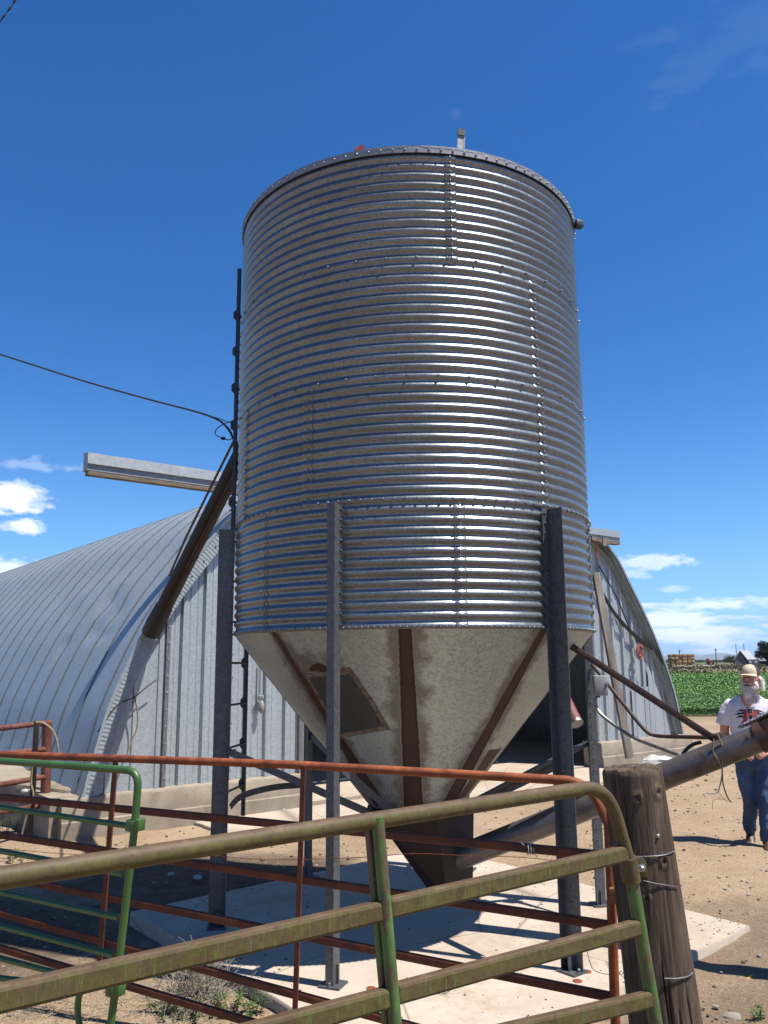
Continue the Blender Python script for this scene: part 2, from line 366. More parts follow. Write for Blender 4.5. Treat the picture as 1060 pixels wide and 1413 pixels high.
def concrete(name, a, b, stain=(.30, .25, .20), amt=.35, ms=2.2, dirt=0.0):
    t = NT(name); n = t.noise(ms, (1, 1, 1), 8, .65)
    c = t.ramp(n, [(.3, a), (.7, b)])
    c = t.mix(t.math('MULTIPLY', t.ramp(t.noise(.9, (1, 1, 1), 6, .7), [(.52, 0.0), (.7, 1.0)]), amt), c, stain)
    c = t.mix(t.ramp(t.noise(30, (1, 1, 1), 3), [(.66, 0.0), (.72, .35)]), c, (.28, .22, .17))
    if dirt:      # blown-over soil, oily spots and a few hairline cracks
        c = t.mix(t.math('MULTIPLY', t.ramp(t.math('ADD', t.math('MULTIPLY', t.noise(1.3, (1, 1, 1), 8, .75), .7), t.math('MULTIPLY', t.noise(18, (1, 1, 1), 6, .7), .3)), [(.50, 0.0), (.62, 1.0)]), dirt), c, (.50, .36, .23))
        c = t.mix(t.ramp(t.noise(2.4, (1, 1, 1), 6, .7), [(.66, 0.0), (.76, .55)]), c, (.12, .095, .07))
        c = t.mix(t.ramp(t.vor(.7, (1, 1, 1), 'DISTANCE_TO_EDGE'), [(.0, .7), (.006, 0.0)]), c, (.16, .12, .09))
    return t.set(c, .85, 0, t.noise(45, (1, 1, 1), 6), .35, .003)
M['pad'] = concrete('pad_concrete', (.62, .52, .41), (.74, .65, .53), (.48, .36, .25), .4, dirt=.6)
M['apron'] = concrete('apron_concrete', (.60, .50, .39), (.72, .62, .50), dirt=.5)
M['found'] = concrete('foundation_concrete', (.33, .27, .20), (.52, .44, .34), (.17, .12, .08), .75, 3)

# ------------------------------------------------------------------ ground
def lift(x, y):
    return .052*min(1, max(0, (x+1.2)/1.8))*min(1, max(0, (14-y)/5))*min(1, max(0, (8-x)/2))
def ground():
    def axis(lo, hi, step, far):
        a = list(np.arange(lo, hi+1e-6, step)); s_ = step; x = lo; L = []
        while x > -far: s_ *= 1.35; x = max(x-s_, -far); L.append(x)
        s_ = step; x = hi; R_ = []
        while x < far: s_ *= 1.35; x = min(x+s_, far); R_.append(x)
        return L[::-1]+a+R_
    xs = axis(-6, 9, .075, 18500); ys = axis(2.2, 22, .085, 18500)
    X, Y = np.meshgrid(xs, ys); Z = np.zeros_like(X)
    for j in range(X.shape[0]):
        for i in range(X.shape[1]):
            x, y = X[j, i], Y[j, i]
            if abs(x) < 40 and -5 < y < 60:
                near = 1.0 if (-7 < x < 10 and 1.5 < y < 23) else 0
                h = .035*noise.noise(Vector((x*.35, y*.35, 0)))
                if near: 
                    rough_ = .55+.6*max(0, noise.noise(Vector((x*.5, y*.5, 7))))
                    h += rough_*.020*noise.fractal(Vector((x*2.6, y*2.6, 3)), .8, 2, 5)
                # keep the soil below the pad
                Z[j, i] = -.1+h
            else: Z[j, i] = -.1
            Z[j, i] += lift(x, y)
            if 2.5 < y < 11 and abs(x-.3) < 3.2: Z[j, i] = min(Z[j, i], -.022)
    n, m_ = X.shape
    V = np.stack([X, Y, Z], -1).reshape(-1, 3)
    idx = np.arange(n*m_).reshape(n, m_)
    Fc = np.stack([idx[:-1, :-1], idx[:-1, 1:], idx[1:, 1:], idx[1:, :-1]], -1).reshape(-1, 4)
    me = bpy.data.meshes.new('ground'); me.from_pydata(V.tolist(), [], Fc.tolist()); me.update()
    me.polygons.foreach_set('use_smooth', [True]*len(me.polygons))
    o = bpy.data.objects.new('ground', me); col.objects.link(o); tag(o, kind='structure')
    t = NT('dry_dirt')
    x, y, z = t.xyz()
    n1 = t.noise(.55, (1, 1, 1), 8, .65); n2 = t.noise(7, (1, 1, 1), 8, .7); n3 = t.noise(60, (1, 1, 1), 5, .7)
    c = t.ramp(n1, [(.3, (.36, .25, .15)), (.5, (.465, .335, .21)), (.7, (.57, .43, .285))])
    c = t.mix(t.ramp(n2, [(.35, .0), (.75, .45)]), c, (.70, .53, .37))
    c = t.mix(t.ramp(n3, [(.34, .7), (.52, 0.0)]), c, (.14, .09, .055))
    # straw and chips
    c = t.mix(t.ramp(t.vor(26, (1, 1, .2)), [(.10, .75), (.17, 0.0)]), c, (.80, .66, .48))
    # damp, trodden manure soil beside and behind the pad: a patch of its own
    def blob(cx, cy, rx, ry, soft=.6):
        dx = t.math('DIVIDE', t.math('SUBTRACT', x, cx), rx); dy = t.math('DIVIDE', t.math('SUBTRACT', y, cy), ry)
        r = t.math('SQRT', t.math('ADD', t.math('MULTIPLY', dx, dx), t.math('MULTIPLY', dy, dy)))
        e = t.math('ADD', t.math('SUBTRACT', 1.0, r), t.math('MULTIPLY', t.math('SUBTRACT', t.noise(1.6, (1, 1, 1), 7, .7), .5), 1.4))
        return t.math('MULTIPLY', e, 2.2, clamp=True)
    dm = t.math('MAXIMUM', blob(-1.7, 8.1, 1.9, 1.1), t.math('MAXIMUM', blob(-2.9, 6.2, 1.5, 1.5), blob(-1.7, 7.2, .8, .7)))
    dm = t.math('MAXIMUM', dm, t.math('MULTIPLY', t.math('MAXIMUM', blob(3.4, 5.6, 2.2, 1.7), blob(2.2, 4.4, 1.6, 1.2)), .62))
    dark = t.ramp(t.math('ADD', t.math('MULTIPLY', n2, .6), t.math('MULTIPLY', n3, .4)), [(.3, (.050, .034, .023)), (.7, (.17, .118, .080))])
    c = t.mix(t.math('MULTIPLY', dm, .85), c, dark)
    # beyond the yard: dry pasture and then farmland
    far = t.math('MULTIPLY', t.math('SUBTRACT', y, 27.0), .4, clamp=True)
    pas = t.ramp(t.noise(.035, (1, 3.2, 1), 9, .7), [(.35, (.13, .17, .045)), (.52, (.34, .27, .16)), (.68, (.48, .38, .25))])
    c = t.mix(far, c, pas)
    ffar = t.math('MULTIPLY', t.math('SUBTRACT', y, 330.0), .004, clamp=True)
    fm = t.ramp(t.noise(.004, (1, 3, 1), 6, .6), [(.4, (.06, .10, .03)), (.6, (.13, .14, .06))])
    c = t.mix(ffar, c, fm)
    bh = t.math('ADD', t.math('MULTIPLY', n3, .5), t.math('ADD', t.math('MULTIPLY', n2, 1.2), t.math('MULTIPLY', t.ramp(t.vor(34), [(.0, 1.0), (.32, 0.0)]), .5)))
    t.set(c, .95, 0, bh, .8, .018, .25)
    me.materials.append(t.m)
ground()
def gz(x, y):
    return lift(x, y)-.1+.035*noise.noise(Vector((x*.35, y*.35, 0)))

# ------------------------------------------------------------------ concrete pad under the bin
C0 = Vector((.215, 6.40, 0))
def slab(name, pts, z0, z1, mat, rough_=.012, seg=40, lab=None):
    # polygon slab with slightly chipped, uneven edges
    P = []
    pts = [Vector((p[0], p[1], 0)) for p in pts]
    for i in range(len(pts)):
        a, b = pts[i], pts[(i+1) % len(pts)]
        nn = Vector(((b-a).y, -(b-a).x, 0)).normalized()
        for k in range(seg):
            q = a.lerp(b, k/seg); P.append(q+nn*rough_*fbm(q+Vector((0, 0, z1)), 3.0))
    n = len(P); mb = MB()
    c = sum(P, Vector())/n
    top = [Vector((p.x, p.y, z1)) for p in [c+(q-c)*(1-.008/max((q-c).length, .01)*1.2) for q in P]]
    rim = [Vector((p.x, p.y, z1-.012)) for p in P]; bot = [Vector((p.x, p.y, z0)) for p in P]
    mb.add(top+rim+bot, [tuple(range(n))]+[(i, n+i, n+(i+1) % n, (i+1) % n) for i in range(n)]+[(n+i, 2*n+i, 2*n+(i+1) % n, n+(i+1) % n) for i in range(n)])
    o = mb.build(name, mat, sharp=40); tag(o, kind='structure'); return o
pa, pb, pc = atz(180, 1258, 0), atz(1035, 1277, 0), atz(575, 1495, 0)
slab('concrete_pad', [pa, pc, pb, pa+pb-pc], -.2, 0.0, M['pad'])

# ------------------------------------------------------------------ the grain bin
def pol(phi, r, z=0):
    a = rad(phi); return C0+Vector((math.sin(a)*r, -math.cos(a)*r, z))
BIN = thing('grain_bin', C0, 'tall round corrugated galvanised hopper bottomed grain bin standing on legs on the pale concrete pad', 'grain bin')
RZ = [2.0, 2.79, 3.59, 4.40, 5.20]
def ring(z0, z1, nc=12, off=0):
    seg = 288; per = 10; n = nc*per; mb = MB(); vs = []
    for i in range(n+1):
        z = z0+(z1-z0)*i/n; ph = 2*math.pi*nc*i/n
        w_ = .0068*math.sin(ph)
        ww = 1.5*w_/(1+abs(w_)/.0068*.35)
        for k in range(seg):
            a = 2*math.pi*k/seg
            dent = .0034*noise.noise(Vector((math.sin(a)*2.2, math.cos(a)*2.2, z*1.6)))
            r = 1.340+off+ww+dent
            vs.append(C0+Vector((math.sin(a)*r, -math.cos(a)*r, z)))
    fs = [(i*seg+k, i*seg+(k+1) % seg, (i+1)*seg+(k+1) % seg, (i+1)*seg+k) for i in range(n) for k in range(seg)]
    return mb.add(vs, fs)
# roof (above eye line) and its ribs
rf = MB()
seg = 96; vs = []
for j in range(13):
    f = j/12; r = 1.36*(1-f)+.22*f; z = 5.205+(1.36-r)*math.tan(rad(26))
    for k in range(seg):
        a = 2*math.pi*k/seg; vs.append(C0+Vector((math.sin(a)*r, -math.cos(a)*r, z+(.018 if k % 6 == 0 else 0))))
rf.add(vs, [(j*seg+k, j*seg+(k+1) % seg, (j+1)*seg+(k+1) % seg, (j+1)*seg+k) for j in range(12) for k in range(seg)])
rf.build('roof', M['galv'], BIN)
lid = MB(); lid.lathe([(.30, 5.68), (.30, 5.75), (.05, 5.82)], C0, 32); lid.build('roof_lid', M['galv'], BIN)
rim = MB(); rim.lathe([(1.351, 5.172), (1.357, 5.172), (1.359, 5.222), (1.345, 5.226), (1.345, 5.217), (1.351, 5.213)], C0, 288, closed=False)
def bolt(mb, p, n, r=.0085, h=.010):
    n = n.normalized(); a = n.cross(Vector((0, 0, 1))).normalized() if abs(n.z) < .9 else Vector((1, 0, 0)); b = n.cross(a)
    vs = []
    for rr, hh in ((r*1.5, 0), (r*1.5, .002), (r, .003), (r*.92, h*.8), (r*.5, h)):
        for k in range(6): an = math.pi/3*k; vs.append(p+(a*math.cos(an)+b*math.sin(an))*rr+n*hh)
    mb.add(vs, [(i*6+k, i*6+(k+1) % 6, i*6+6+(k+1) % 6, i*6+6+k) for i in range(4) for k in range(6)]+[tuple(24+k for k in range(6))])
for k in range(104):
    a = k*360/104+1.1; bolt(rim, pol(a, 1.358, 5.192), pol(a, 1)-C0, .0070, .012)
rim.build('roof_rim', M['galv_rim'], BIN)
# the four rings of sheet, each with the bolts of its lower joint
for i in range(4):
    rg = ring(RZ[i]-(.004 if i else 0), RZ[i+1], 12, .0016*(3-i)); cnt = (212, 116, 42, 42)[i]
    for k in range(cnt):
        a = k*360/cnt+i*3; bolt(rg, pol(a, 1.3505 if i else 1.348, RZ[i]+(.012 if i == 0 else .013)), pol(a, 1)-C0, .0068 if i == 0 else .0080, .013)
    rg.build('wall_ring', M['shell'], BIN, sharp=50)
# vertical seams: a lapped edge, a bead of sealant and a column of bolts
def vseam(phi, j):
    z0, z1 = RZ[j], RZ[j+1]; b = MB(); nc = 12
    for i in range(nc):
        z = z0+(i+.25)*(z1-z0)/nc; bolt(b, pol(phi, 1.350, z), pol(phi, 1)-C0, .008)
        if i % 1 == 0: bolt(b, pol(phi+.1, 1.341, z+.033), pol(phi, 1)-C0, .0065)
    # lapped sheet: narrow strip following the corrugation, 2 mm proud
    s_ = b; n = 120; vs = []
    for i in range(n+1):
        z = z0+(z1-z0)*i/n; w_ = .0068*math.sin(2*math.pi*nc*i/n); ww = 1.5*w_/(1+abs(w_)/.0068*.35)
        for q, dr in ((-1.6, .0015), (-1.5, .0034), (1.5, .0034), (1.6, .0015)): vs.append(pol(phi+q, 1.3415+.0016*(3-j)+ww+dr, z))
    s_.add(vs, [(i*4+k, i*4+k+1, i*4+5+k, i*4+4+k) for i in range(n) for k in range(3)])
    s_.build('bolted_seam', M['shell'], BIN, sharp=50)
    bead = MB(); pts = []
    for i in range(n+1):
        z = z0+(z1-z0)*i/n; w_ = .0068*math.sin(2*math.pi*nc*i/n); ww = 1.5*w_/(1+abs(w_)/.0068*.35)
        pts.append(pol(phi+1.7, 1.3425+.0016*(3-j)+ww, z))
    bead.tube(pts, .0017, 5); bead.build('sealant_bead', M['sealant'], BIN)
SE = {3: [10.5, 130.5, 250.5], 2: [38, -82, 158], 1: [39.5, -32, -64, 158], 0: [10.8, 70.8, 130.8, 190.8, 250.8, 310.8]}
for j in SE:
    for p in SE[j]: vseam(p, j)
# rim brackets
def bracket_top():
    p = pol(14.5, 1.30, 5.21); b = MB()
    out = (pol(14.5, 1)-C0).normalized(); tg = Vector((out.y, -out.x, 0))*-1
    b.bar(p, p+Vector((0, 0, .19))+tg*.012, .05, .006, upv=out)
    b.bar(p+tg*.025+out*-.02, p+Vector((0, 0, .19))+tg*.037+out*-.02, .006, .05, upv=out)
    b.build('rim_bracket', M['galv_rim'], BIN)
    c = MB(); c.bar(p+Vector((0, 0, .15))+out*.006+tg*.010, p+Vector((0, 0, .195))+out*.006+tg*.013, .052, .008, upv=out); c.build('bracket_cap', M['black'], BIN)
bracket_top()
b = MB(); q = pol(73, 1.39, 5.17); b.box(q, (.06, .05, .06), Matrix.Rotation(rad(20), 3, 'Z'), .006); b.tube([pol(73, 1.34, 5.17), q], .012, 8); b.build('rim_bracket', M['ladder'], BIN)
b = MB(); q = at(497, 205, 5.32); b.bar(q+Vector((-.03, 0, -.03)), q+Vector((.028, 0, .005)), .02, .05); b.build('lid_handle', M['red_paint'], BIN)

# hopper: cone with painted weld strips, a patch plate and rust stains
ZB, ZT, RB, RT = .60, 2.0, .20, 1.338
SEAMS = [-44.5, -4.0, 36.5, 77, 117, 157, 197, 237, 277]
def cone_r(z): return RB+(RT-RB)*(z-ZB)/(ZT-ZB)
def hopper():
    seg, n = 720, 150; mb = MB(); vs = []; A = []; B = []
    for i in range(n+1):
        z = ZT-(ZT-ZB)*i/n; r0_ = cone_r(z)
        for k in range(seg):
            ph = k*360/seg; p_ = (ph+180) % 360-180
            r = r0_+.006*noise.noise(Vector((math.sin(rad(ph))*r0_*3, math.cos(rad(ph))*r0_*3, z*3)))
            dm_ = min(abs((ph-s+180) % 360-180)*math.pi/180*r0_ for s in SEAMS)
            hw = .028+.020*(ZT-z)/(ZT-ZB)*1.6
            if abs(((ph-(-4)+180) % 360)-180) < 15: hw += .012
            if abs(((ph-(-44.5)+180) % 360)-180) < 12: hw -= .008-.03*max(0, (1.35-z))
            dm_ = dm_-hw
            if z < .86: dm_ = min(dm_, (z-.78))
            # extra brushed patch low on the right-hand panel, and the half-moon above the plate
            if 46 < p_ < 63 and .85 < z < 1.20: dm_ = min(dm_, -.01)
            s1 = (p_+24)*math.pi/180*r0_; t1 = (z-1.752)
            hm = math.hypot((s1+.20)/.085, t1/.045)-1
            if t1 > -.012: dm_ = min(dm_, hm*.05)
            A.append(dm_)
            vs.append(C0+Vector((math.sin(rad(ph))*r, -math.cos(rad(ph))*r, z)))
    fs = [(i*seg+k, (i+1)*seg+k, (i+1)*seg+(k+1) % seg, i*seg+(k+1) % seg) for i in range(n) for k in range(seg)]
    mb.add(vs, fs)
    t = NT('hopper_sheet')
    d = t.attr('paint'); nn = t.noise(26, (1, 1, 1), 5, .6); nn2 = t.noise(6, (1, 1, .8), 6, .65)
    dd = t.math('ADD', d, t.math('MULTIPLY', t.math('SUBTRACT', nn, .5), .022))
    f = t.ramp(t.math('ADD', t.math('MULTIPLY', dd, 20), .5), [(.46, 1.0), (.54, 0.0)])
    halo = t.ramp(t.math('ADD', t.math('MULTIPLY', t.math('ADD', d, t.math('MULTIPLY', t.math('SUBTRACT', nn2, .60), .30)), 8), .0), [(0.0, 1.0), (.5, 0.0)])
    edge = t.ramp(t.math('ABSOLUTE', t.math('SUBTRACT', dd, .006)), [(.0, 1.0), (.005, 0.0)])
    sp = t.vor(75, feat='F1', out='Color'); bw = t.N.new('ShaderNodeRGBToBW'); t.K.new(sp, bw.inputs[0])
    zinc = t.ramp(bw.outputs[0], [(.15, (.48, .545, .51)), (.85, (.80, .87, .82))])
    zinc = t.mix(t.ramp(t.noise(1.5, (1, 1, 1), 7, .65), [(.35, .0), (.7, .55)]), zinc, (.86, .90, .82))
    zinc = t.mix(t.math('MULTIPLY', halo, .75), zinc, (.17, .12, .07))
    zinc = t.mix(t.math('MULTIPLY', edge, .35), zinc, (.55, .48, .38))
    br = t.ramp(t.noise(7, (1, 1, .4), 7), [(.3, (.055, .017, .011)), (.7, (.105, .033, .020))])
    c = t.mix(f, zinc, br)
    mt = t.math('MULTIPLY', t.math('SUBTRACT', 1.0, f), t.math('SUBTRACT', .55, t.math('MULTIPLY', halo, .3)))
    t.set(c, t.ramp(f, [(0, .5), (1, .68)]), mt, t.noise(130, (1, 1, 1), 3), .3, .0006)
    o = mb.build('hopper', t.m, BIN, sharp=None)
    at_ = o.data.attributes.new('paint', 'FLOAT', 'POINT'); at_.data.foreach_set('value', A)
    return o
HOP = hopper()
def conept(phi, z, off=.004): return pol(phi, cone_r(z)+off*.8, z-off*.6)
def plate():     # repair plate bolted over the hopper panel
    c = [(421, 930), (483, 922), (538, 1006), (473, 1018)]
    # intersect pixel rays with cone numerically
    def hit(x, y):
        q = ray(x, y); best = None
        for i in range(4000):
            d = 4.8+i*.0006; P = Vector((0, 0, EYE))+q*(d/q.y)
            if math.hypot(P.x-C0.x, P.y-C0.y) < cone_r(P.z) and P.z < 2.0: best = P; break
        v = best-C0; return math.degrees(math.atan2(v.x, -v.y)), best.z
    cc = [hit(*p) for p in c]
    mb = MB(); n = 26; vs = []; A = []
    for i in range(n+1):
        for j in range(n+1):
            u_, v_ = i/n, j/n
            wob = .010*noise.noise(Vector((u_*9, v_*9, 2)))
            ph = (cc[0][0]*(1-u_)+cc[1][0]*u_)*(1-v_)+(cc[3][0]*(1-u_)+cc[2][0]*u_)*v_+wob*30
            z = (cc[0][1]*(1-u_)+cc[1][1]*u_)*(1-v_)+(cc[3][1]*(1-u_)+cc[2][1]*u_)*v_+wob
            vs.append(conept(ph, z, .007)); A.append(min(u_, 1-u_, v_, 1-v_))
    mb.add(vs, [(i*(n+1)+j, (i+1)*(n+1)+j, (i+1)*(n+1)+j+1, i*(n+1)+j+1) for i in range(n) for j in range(n)])
    t = NT('patch_plate'); e = t.attr('edge'); nn = t.noise(40, (1, 1, 1), 5)
    ee = t.math('ADD', e, t.math('MULTIPLY', t.math('SUBTRACT', nn, .5), .07))
    base = t.ramp(t.noise(60, (1, 1, 1), 4), [(.3, (.060, .062, .055)), (.7, (.105, .105, .092))])
    seal = t.ramp(t.noise(25, (1, 1, 1), 5), [(.35, (.16, .09, .05)), (.65, (.40, .33, .24))])
    c = t.mix(t.ramp(ee, [(.055, 1.0), (.075, 0.0)]), base, seal)
    c = t.mix(t.ramp(t.noise(9, (1, 1, 1), 2), [(.74, 0.0), (.755, 1.0)]), c, (.42, .39, .3))
    t.set(c, .7, .1, t.noise(50, (1, 1, 1), 4), .4, .002)
    o = mb.build('patch_plate', t.m, HOP); a_ = o.data.attributes.new('edge', 'FLOAT', 'POINT'); a_.data.foreach_set('value', A)
plate()
# raised weld-strip overlap edges on the cone
for s_ in SEAMS:
    for sg in (-1, 1):
        wd = MB(); pts = []
        for i in range(41):
            z = ZT-.01-(ZT-ZB-.05)*i/40; hw = .03+.020*(ZT-z)/(ZT-ZB)*1.6
            pts.append(conept(s_+sg*math.degrees(hw/cone_r(z)), z, .001))
        wd.tube(pts, .0022, 5); wd.build('weld_bead', M['boot'], HOP)
# discharge boot
def boot():
    Z1, Z0 = .80, .10
    tl, tm, tr = at(512, 1112, 6.1), at(604, 1134, 5.95), at(654, 1112, 6.25)
    zt = .78
    def fl(v, z): return Vector((v.x, v.y, z))
    a, b, c = fl(tl, zt), fl(tm, zt-.03), fl(tr, zt); d = a+c-b
    a2, b2, c2 = at(590, 1219, 6.25), at(616, 1214, 6.08), at(652, 1190, 6.22)
    zb = .22
    a2, b2, c2 = fl(a2, zb), fl(b2, zb-.01), fl(c2, zb+.06); d2 = a2+c2-b2; d2.z = zb
    mb = MB(); P = [a, b, c, d, a2, b2, c2, d2]
    cen = sum(P[:4], Vector())/4
    mb.add(P, [(0, 1, 5, 4), (1, 2, 6, 5), (2, 3, 7, 6), (3, 0, 4, 7), (4, 5, 6, 7)])
    # inner skin so that the open top has a thickness
    Q = [cen+(p-cen)*.96+Vector((0, 0, 0)) for p in P[:4]]; c2_ = sum(P[4:], Vector())/4
    Q += [c2_+(p-c2_)*.92+Vector((0, 0, .01)) for p in P[4:]]
    mb.add(Q, [(1, 0, 4, 5), (2, 1, 5, 6), (3, 2, 6, 7), (0, 3, 7, 4)])
    mb.add([P[i] for i in range(4)]+[Q[i] for i in range(4)], [(i, (i+1) % 4, 4+(i+1) % 4, 4+i) for i in range(4)])
    o = mb.build('discharge_boot', M['boot'], BIN, smooth=False)
    f = MB(); f.bar(b+Vector((0, -.004, 0)), b2+Vector((0, -.004, .02)), .03, .012, upv=(1, 0, 0)); f.build('corner_flange', M['boot'], o)
    g = MB(); g.tube([a.lerp(b, .1)+Vector((0, .05, .02)), b+Vector((-.02, .05, .005)), c+Vector((0, 0, .03))], .018, 8); g.build('rim_rod', M['leg'], o)
    return a2, b2, c2
boot()

# legs
def leg(phi, web, inner, outer, top=2.78, extra=0):
    o_ = (pol(phi, 1)-C0).normalized(); tg = Vector((-o_.y, o_.x, 0))    # tg: counter-clockwise
    if tg.dot(Vector((1, 0, 0))) < 0 and abs(phi) < 90: tg = -tg
    prof = []
    t_ = .005; r_in = 1.360
    # cross-section pieces as (radial0, radial1, tang0, tang1)
    pcs = [(r_in, r_in+web, 0, t_)]
    if inner: pcs.append((r_in, r_in+t_, min(0, inner), max(t_, inner)))
    if outer: pcs.append((r_in+web, r_in+web+t_, min(0, outer), max(t_, outer)))
    mb = MB()
    for ra, rb, ta, tb in pcs:
        base = [C0+o_*ra+tg*ta, C0+o_*rb+tg*ta, C0+o_*rb+tg*tb, C0+o_*ra+tg*tb]
        mb.prism([p+Vector((0, 0, .0)) for p in base], (0, 0, top))
    ft = MB(); c_ = C0+o_*(r_in+web/2)+tg*((outer or inner or 0)*.4)
    ft.box(c_+Vector((0, 0, .006)), (.13, .13, .012), Matrix.Rotation(math.atan2(o_.y, o_.x), 3, 'Z'))
    ft.box(c_+Vector((0, 0, .06)), (.006, .07, .11), Matrix.Rotation(math.atan2(o_.y, o_.x), 3, 'Z'))
    bb = mb
    bolt(bb, c_+o_*.048+Vector((0, 0, .012)), Vector((0, 0, 1)), .012, .02)
    for i in range(12):
        z = 2.03+i*.0655
        bolt(bb, C0+o_*(r_in+t_+.001)+tg*((inner or .02)*.6)+Vector((0, 0, z)), o_, .007)
    for i in range(26):
        z = .3+i*.085
        bolt(bb, C0+o_*(r_in+web*.5)+tg*(-.001)+Vector((0, 0, z)), -tg, .004)
    lg = mb.build('leg', M['leg'], BIN, smooth=False)
    ft.build('foot_plate', M['leg'], lg)
    return lg
# at phi: (web depth, inner flange, outer lip)
leg(-21.3, .082, .0, -.045)
leg(38.7, .122, -.050, .0)
leg(98.7, .075, -.03, .05)
leg(158.7, .11, .05, 0)
leg(218.7, .11, .05, -.02)
leg(278.7, .118, .05, 0, 2.80)
# diagonal braces from each leg to a collar round the hopper outlet
for k, phi in enumerate([-21.3, 38.7, 98.7, 158.7, 218.7, 278.7]):
    b = MB(); p = pol(phi, 1.37, 1.20); q = pol(phi+(3 if k % 2 else -3), .33, .74)
    d_ = (q-p).normalized(); b.bar(p, q, .05, .005, upv=(0, 0, 1)); sd = d_.cross(Vector((0, 0, 1))).normalized()
    b.bar(p+sd*.0275+Vector((0, 0, -.022)), q+sd*.0275+Vector((0, 0, -.022)), .005, .05, upv=(0, 0, 1))
    bolt(b, p+d_*.05+Vector((0, 0, .004)), Vector((0, 0, 1)), .01)
    b.build('diagonal_brace', M['leg'], BIN, smooth=False)
b = MB(); b.lathe([(.345, .70), (.355, .70), (.355, .76), (.345, .76)], C0, 48, closed=False); b.build('outlet_collar', M['leg'], BIN)

# ladder on the left flank
def ladder():
    lad = thing('ladder', pol(285, 1.5, .5), 'narrow dark steel ladder bolted up the left flank of the corrugated bin', 'ladder')
    A = atz(0, 0, 9); # placeholders replaced below
    p1 = at(318.5, 905, 6.45); p2 = at(341.5, 905, 6.85)
    p1 = Vector((p1.x, p1.y, 0)); p2 = Vector((p2.x, p2.y, 0)); dv_ = (p2-p1).normalized(); outv = Vector((-dv_.y, dv_.x, 0))
    if outv.x > 0: outv = -outv
    for nm, p, z0, z1 in (('stringer', p1, .95, 5.05), ('stringer', p2, .62, 4.70)):
        b = MB(); b.bar(p+Vector((0, 0, z0)), p+Vector((0, 0, z1)), .028, .012, upv=outv); b.bar(p+Vector((0, 0, z0))+outv*.01, p+Vector((0, 0, z1))+outv*.01, .005, .03, upv=outv)
        b.build(nm, M['ladder'], lad, smooth=False)
    for i in range(13):
        z = .86+i*.315
        r = MB(); r.tube([p1+Vector((0, 0, z))+outv*.0, p2+Vector((0, 0, z))], .009, 8)
        r.build('rung', M['ladder'], lad)
    for i in range(13):
        z = .86+i*.315
        for p in (p1, p2):
            c = MB(); c.prism([p+outv*-.004+Vector((0, 0, z))+outv*x_+Vector((0, 0, y_)) for x_, y_ in ((0, -.045), (.035, -.045), (.055, -.025), (.055, .025), (.035, .045), (0, .045))], dv_*.005)
            bolt(c, p+outv*.03+Vector((0, 0, z))-dv_*.004, -dv_, .009)
            c.build('rung_bracket', M['ladder'], lad)
ladder()
# curved perforated strap hanging from the left leg
b = MB(); pts = cr([at(318, 1113, 6.2), at(335, 1098, 6.3), at(375, 1087, 6.45), at(416, 1083, 6.6)], 10)
for i in range(len(pts)-1): b.bar(pts[i], pts[i+1]+(pts[i+1]-pts[i])*.1, .006, .045)
for i in range(2, len(pts)-1, 3): bolt(b, pts[i]+Vector((0, -.004, 0)), Vector((0, -1, 0)), .006)
o = b.build('perforated_strap', M['leg'], sharp=50); tag(o, 'curved perforated steel strap hanging beside the left leg of the bin', 'strap')

# slanting auger under the boot
P0, P1, P2 = at(600, 1197, 6.25), at(930, 1066, 5.62), at(1120, 990, 5.25)
AUG = thing('unloading_auger', (P0.x, P0.y, 0), 'long weathered grey brown auger tube rising from the bin outlet past the wooden post', 'auger')
d_ = (P2-P0).normalized(); P2 = P0+(P2-P0)*1.55
b = MB(); n = 60; b.tube([P0+(P2-P0)*(i/n) for i in range(n+1)], [.083+.0015*noise.noise(Vector((i*.4, 0, 0))) for i in range(n+1)], 32); TUB = b.build('tube', M['auger'], AUG)
for px, py, dd in ((1048, 1019, 5.38),):
    c = at(px, py, dd); s0 = (c-P0).dot(d_); c = P0+d_*s0
    b = MB(); b.tube([c-d_*.012, c+d_*.012], .094, 32); b.tube([c+d_*.012, P2+d_*.02], .089, 32); b.build('sleeve', M['brace_brown'], AUG)
# trough cover lying on the upper end
b = MB(); A0 = at(1020, 1005, 5.30); A1 = at(1075, 979, 5.12); dd = (A1-A0).normalized(); sd = dd.cross(Vector((0, 0, 1))).normalized()
n = 60; vs = []
for i in range(n+1):
    p = A0.lerp(A1, i/n); wv = .02+.06*min(1, i/12)
    for k in range(7):
        u_ = (k/6-.5)*2; vs.append(p+sd*u_*wv+Vector((0, 0, .02*(1-u_*u_)+.003*math.sin(i*1.7)*(abs(u_) > .6))))
b.add(vs, [(i*7+k, i*7+k+1, i*7+8+k, i*7+7+k) for i in range(n) for k in range(6)])
b.add([Vector(v)-Vector((0, 0, .004)) for v in vs], [(i*7+k, i*7+7+k, i*7+8+k, i*7+k+1) for i in range(n) for k in range(6)])
b.build('ribbed_cover', M['galv'], AUG)
b = MB(); b.bar(at(1056, 990, 5.15), at(1064, 1004, 5.15), .05, .09); b.build('end_lug', M['brace_brown'], AUG)
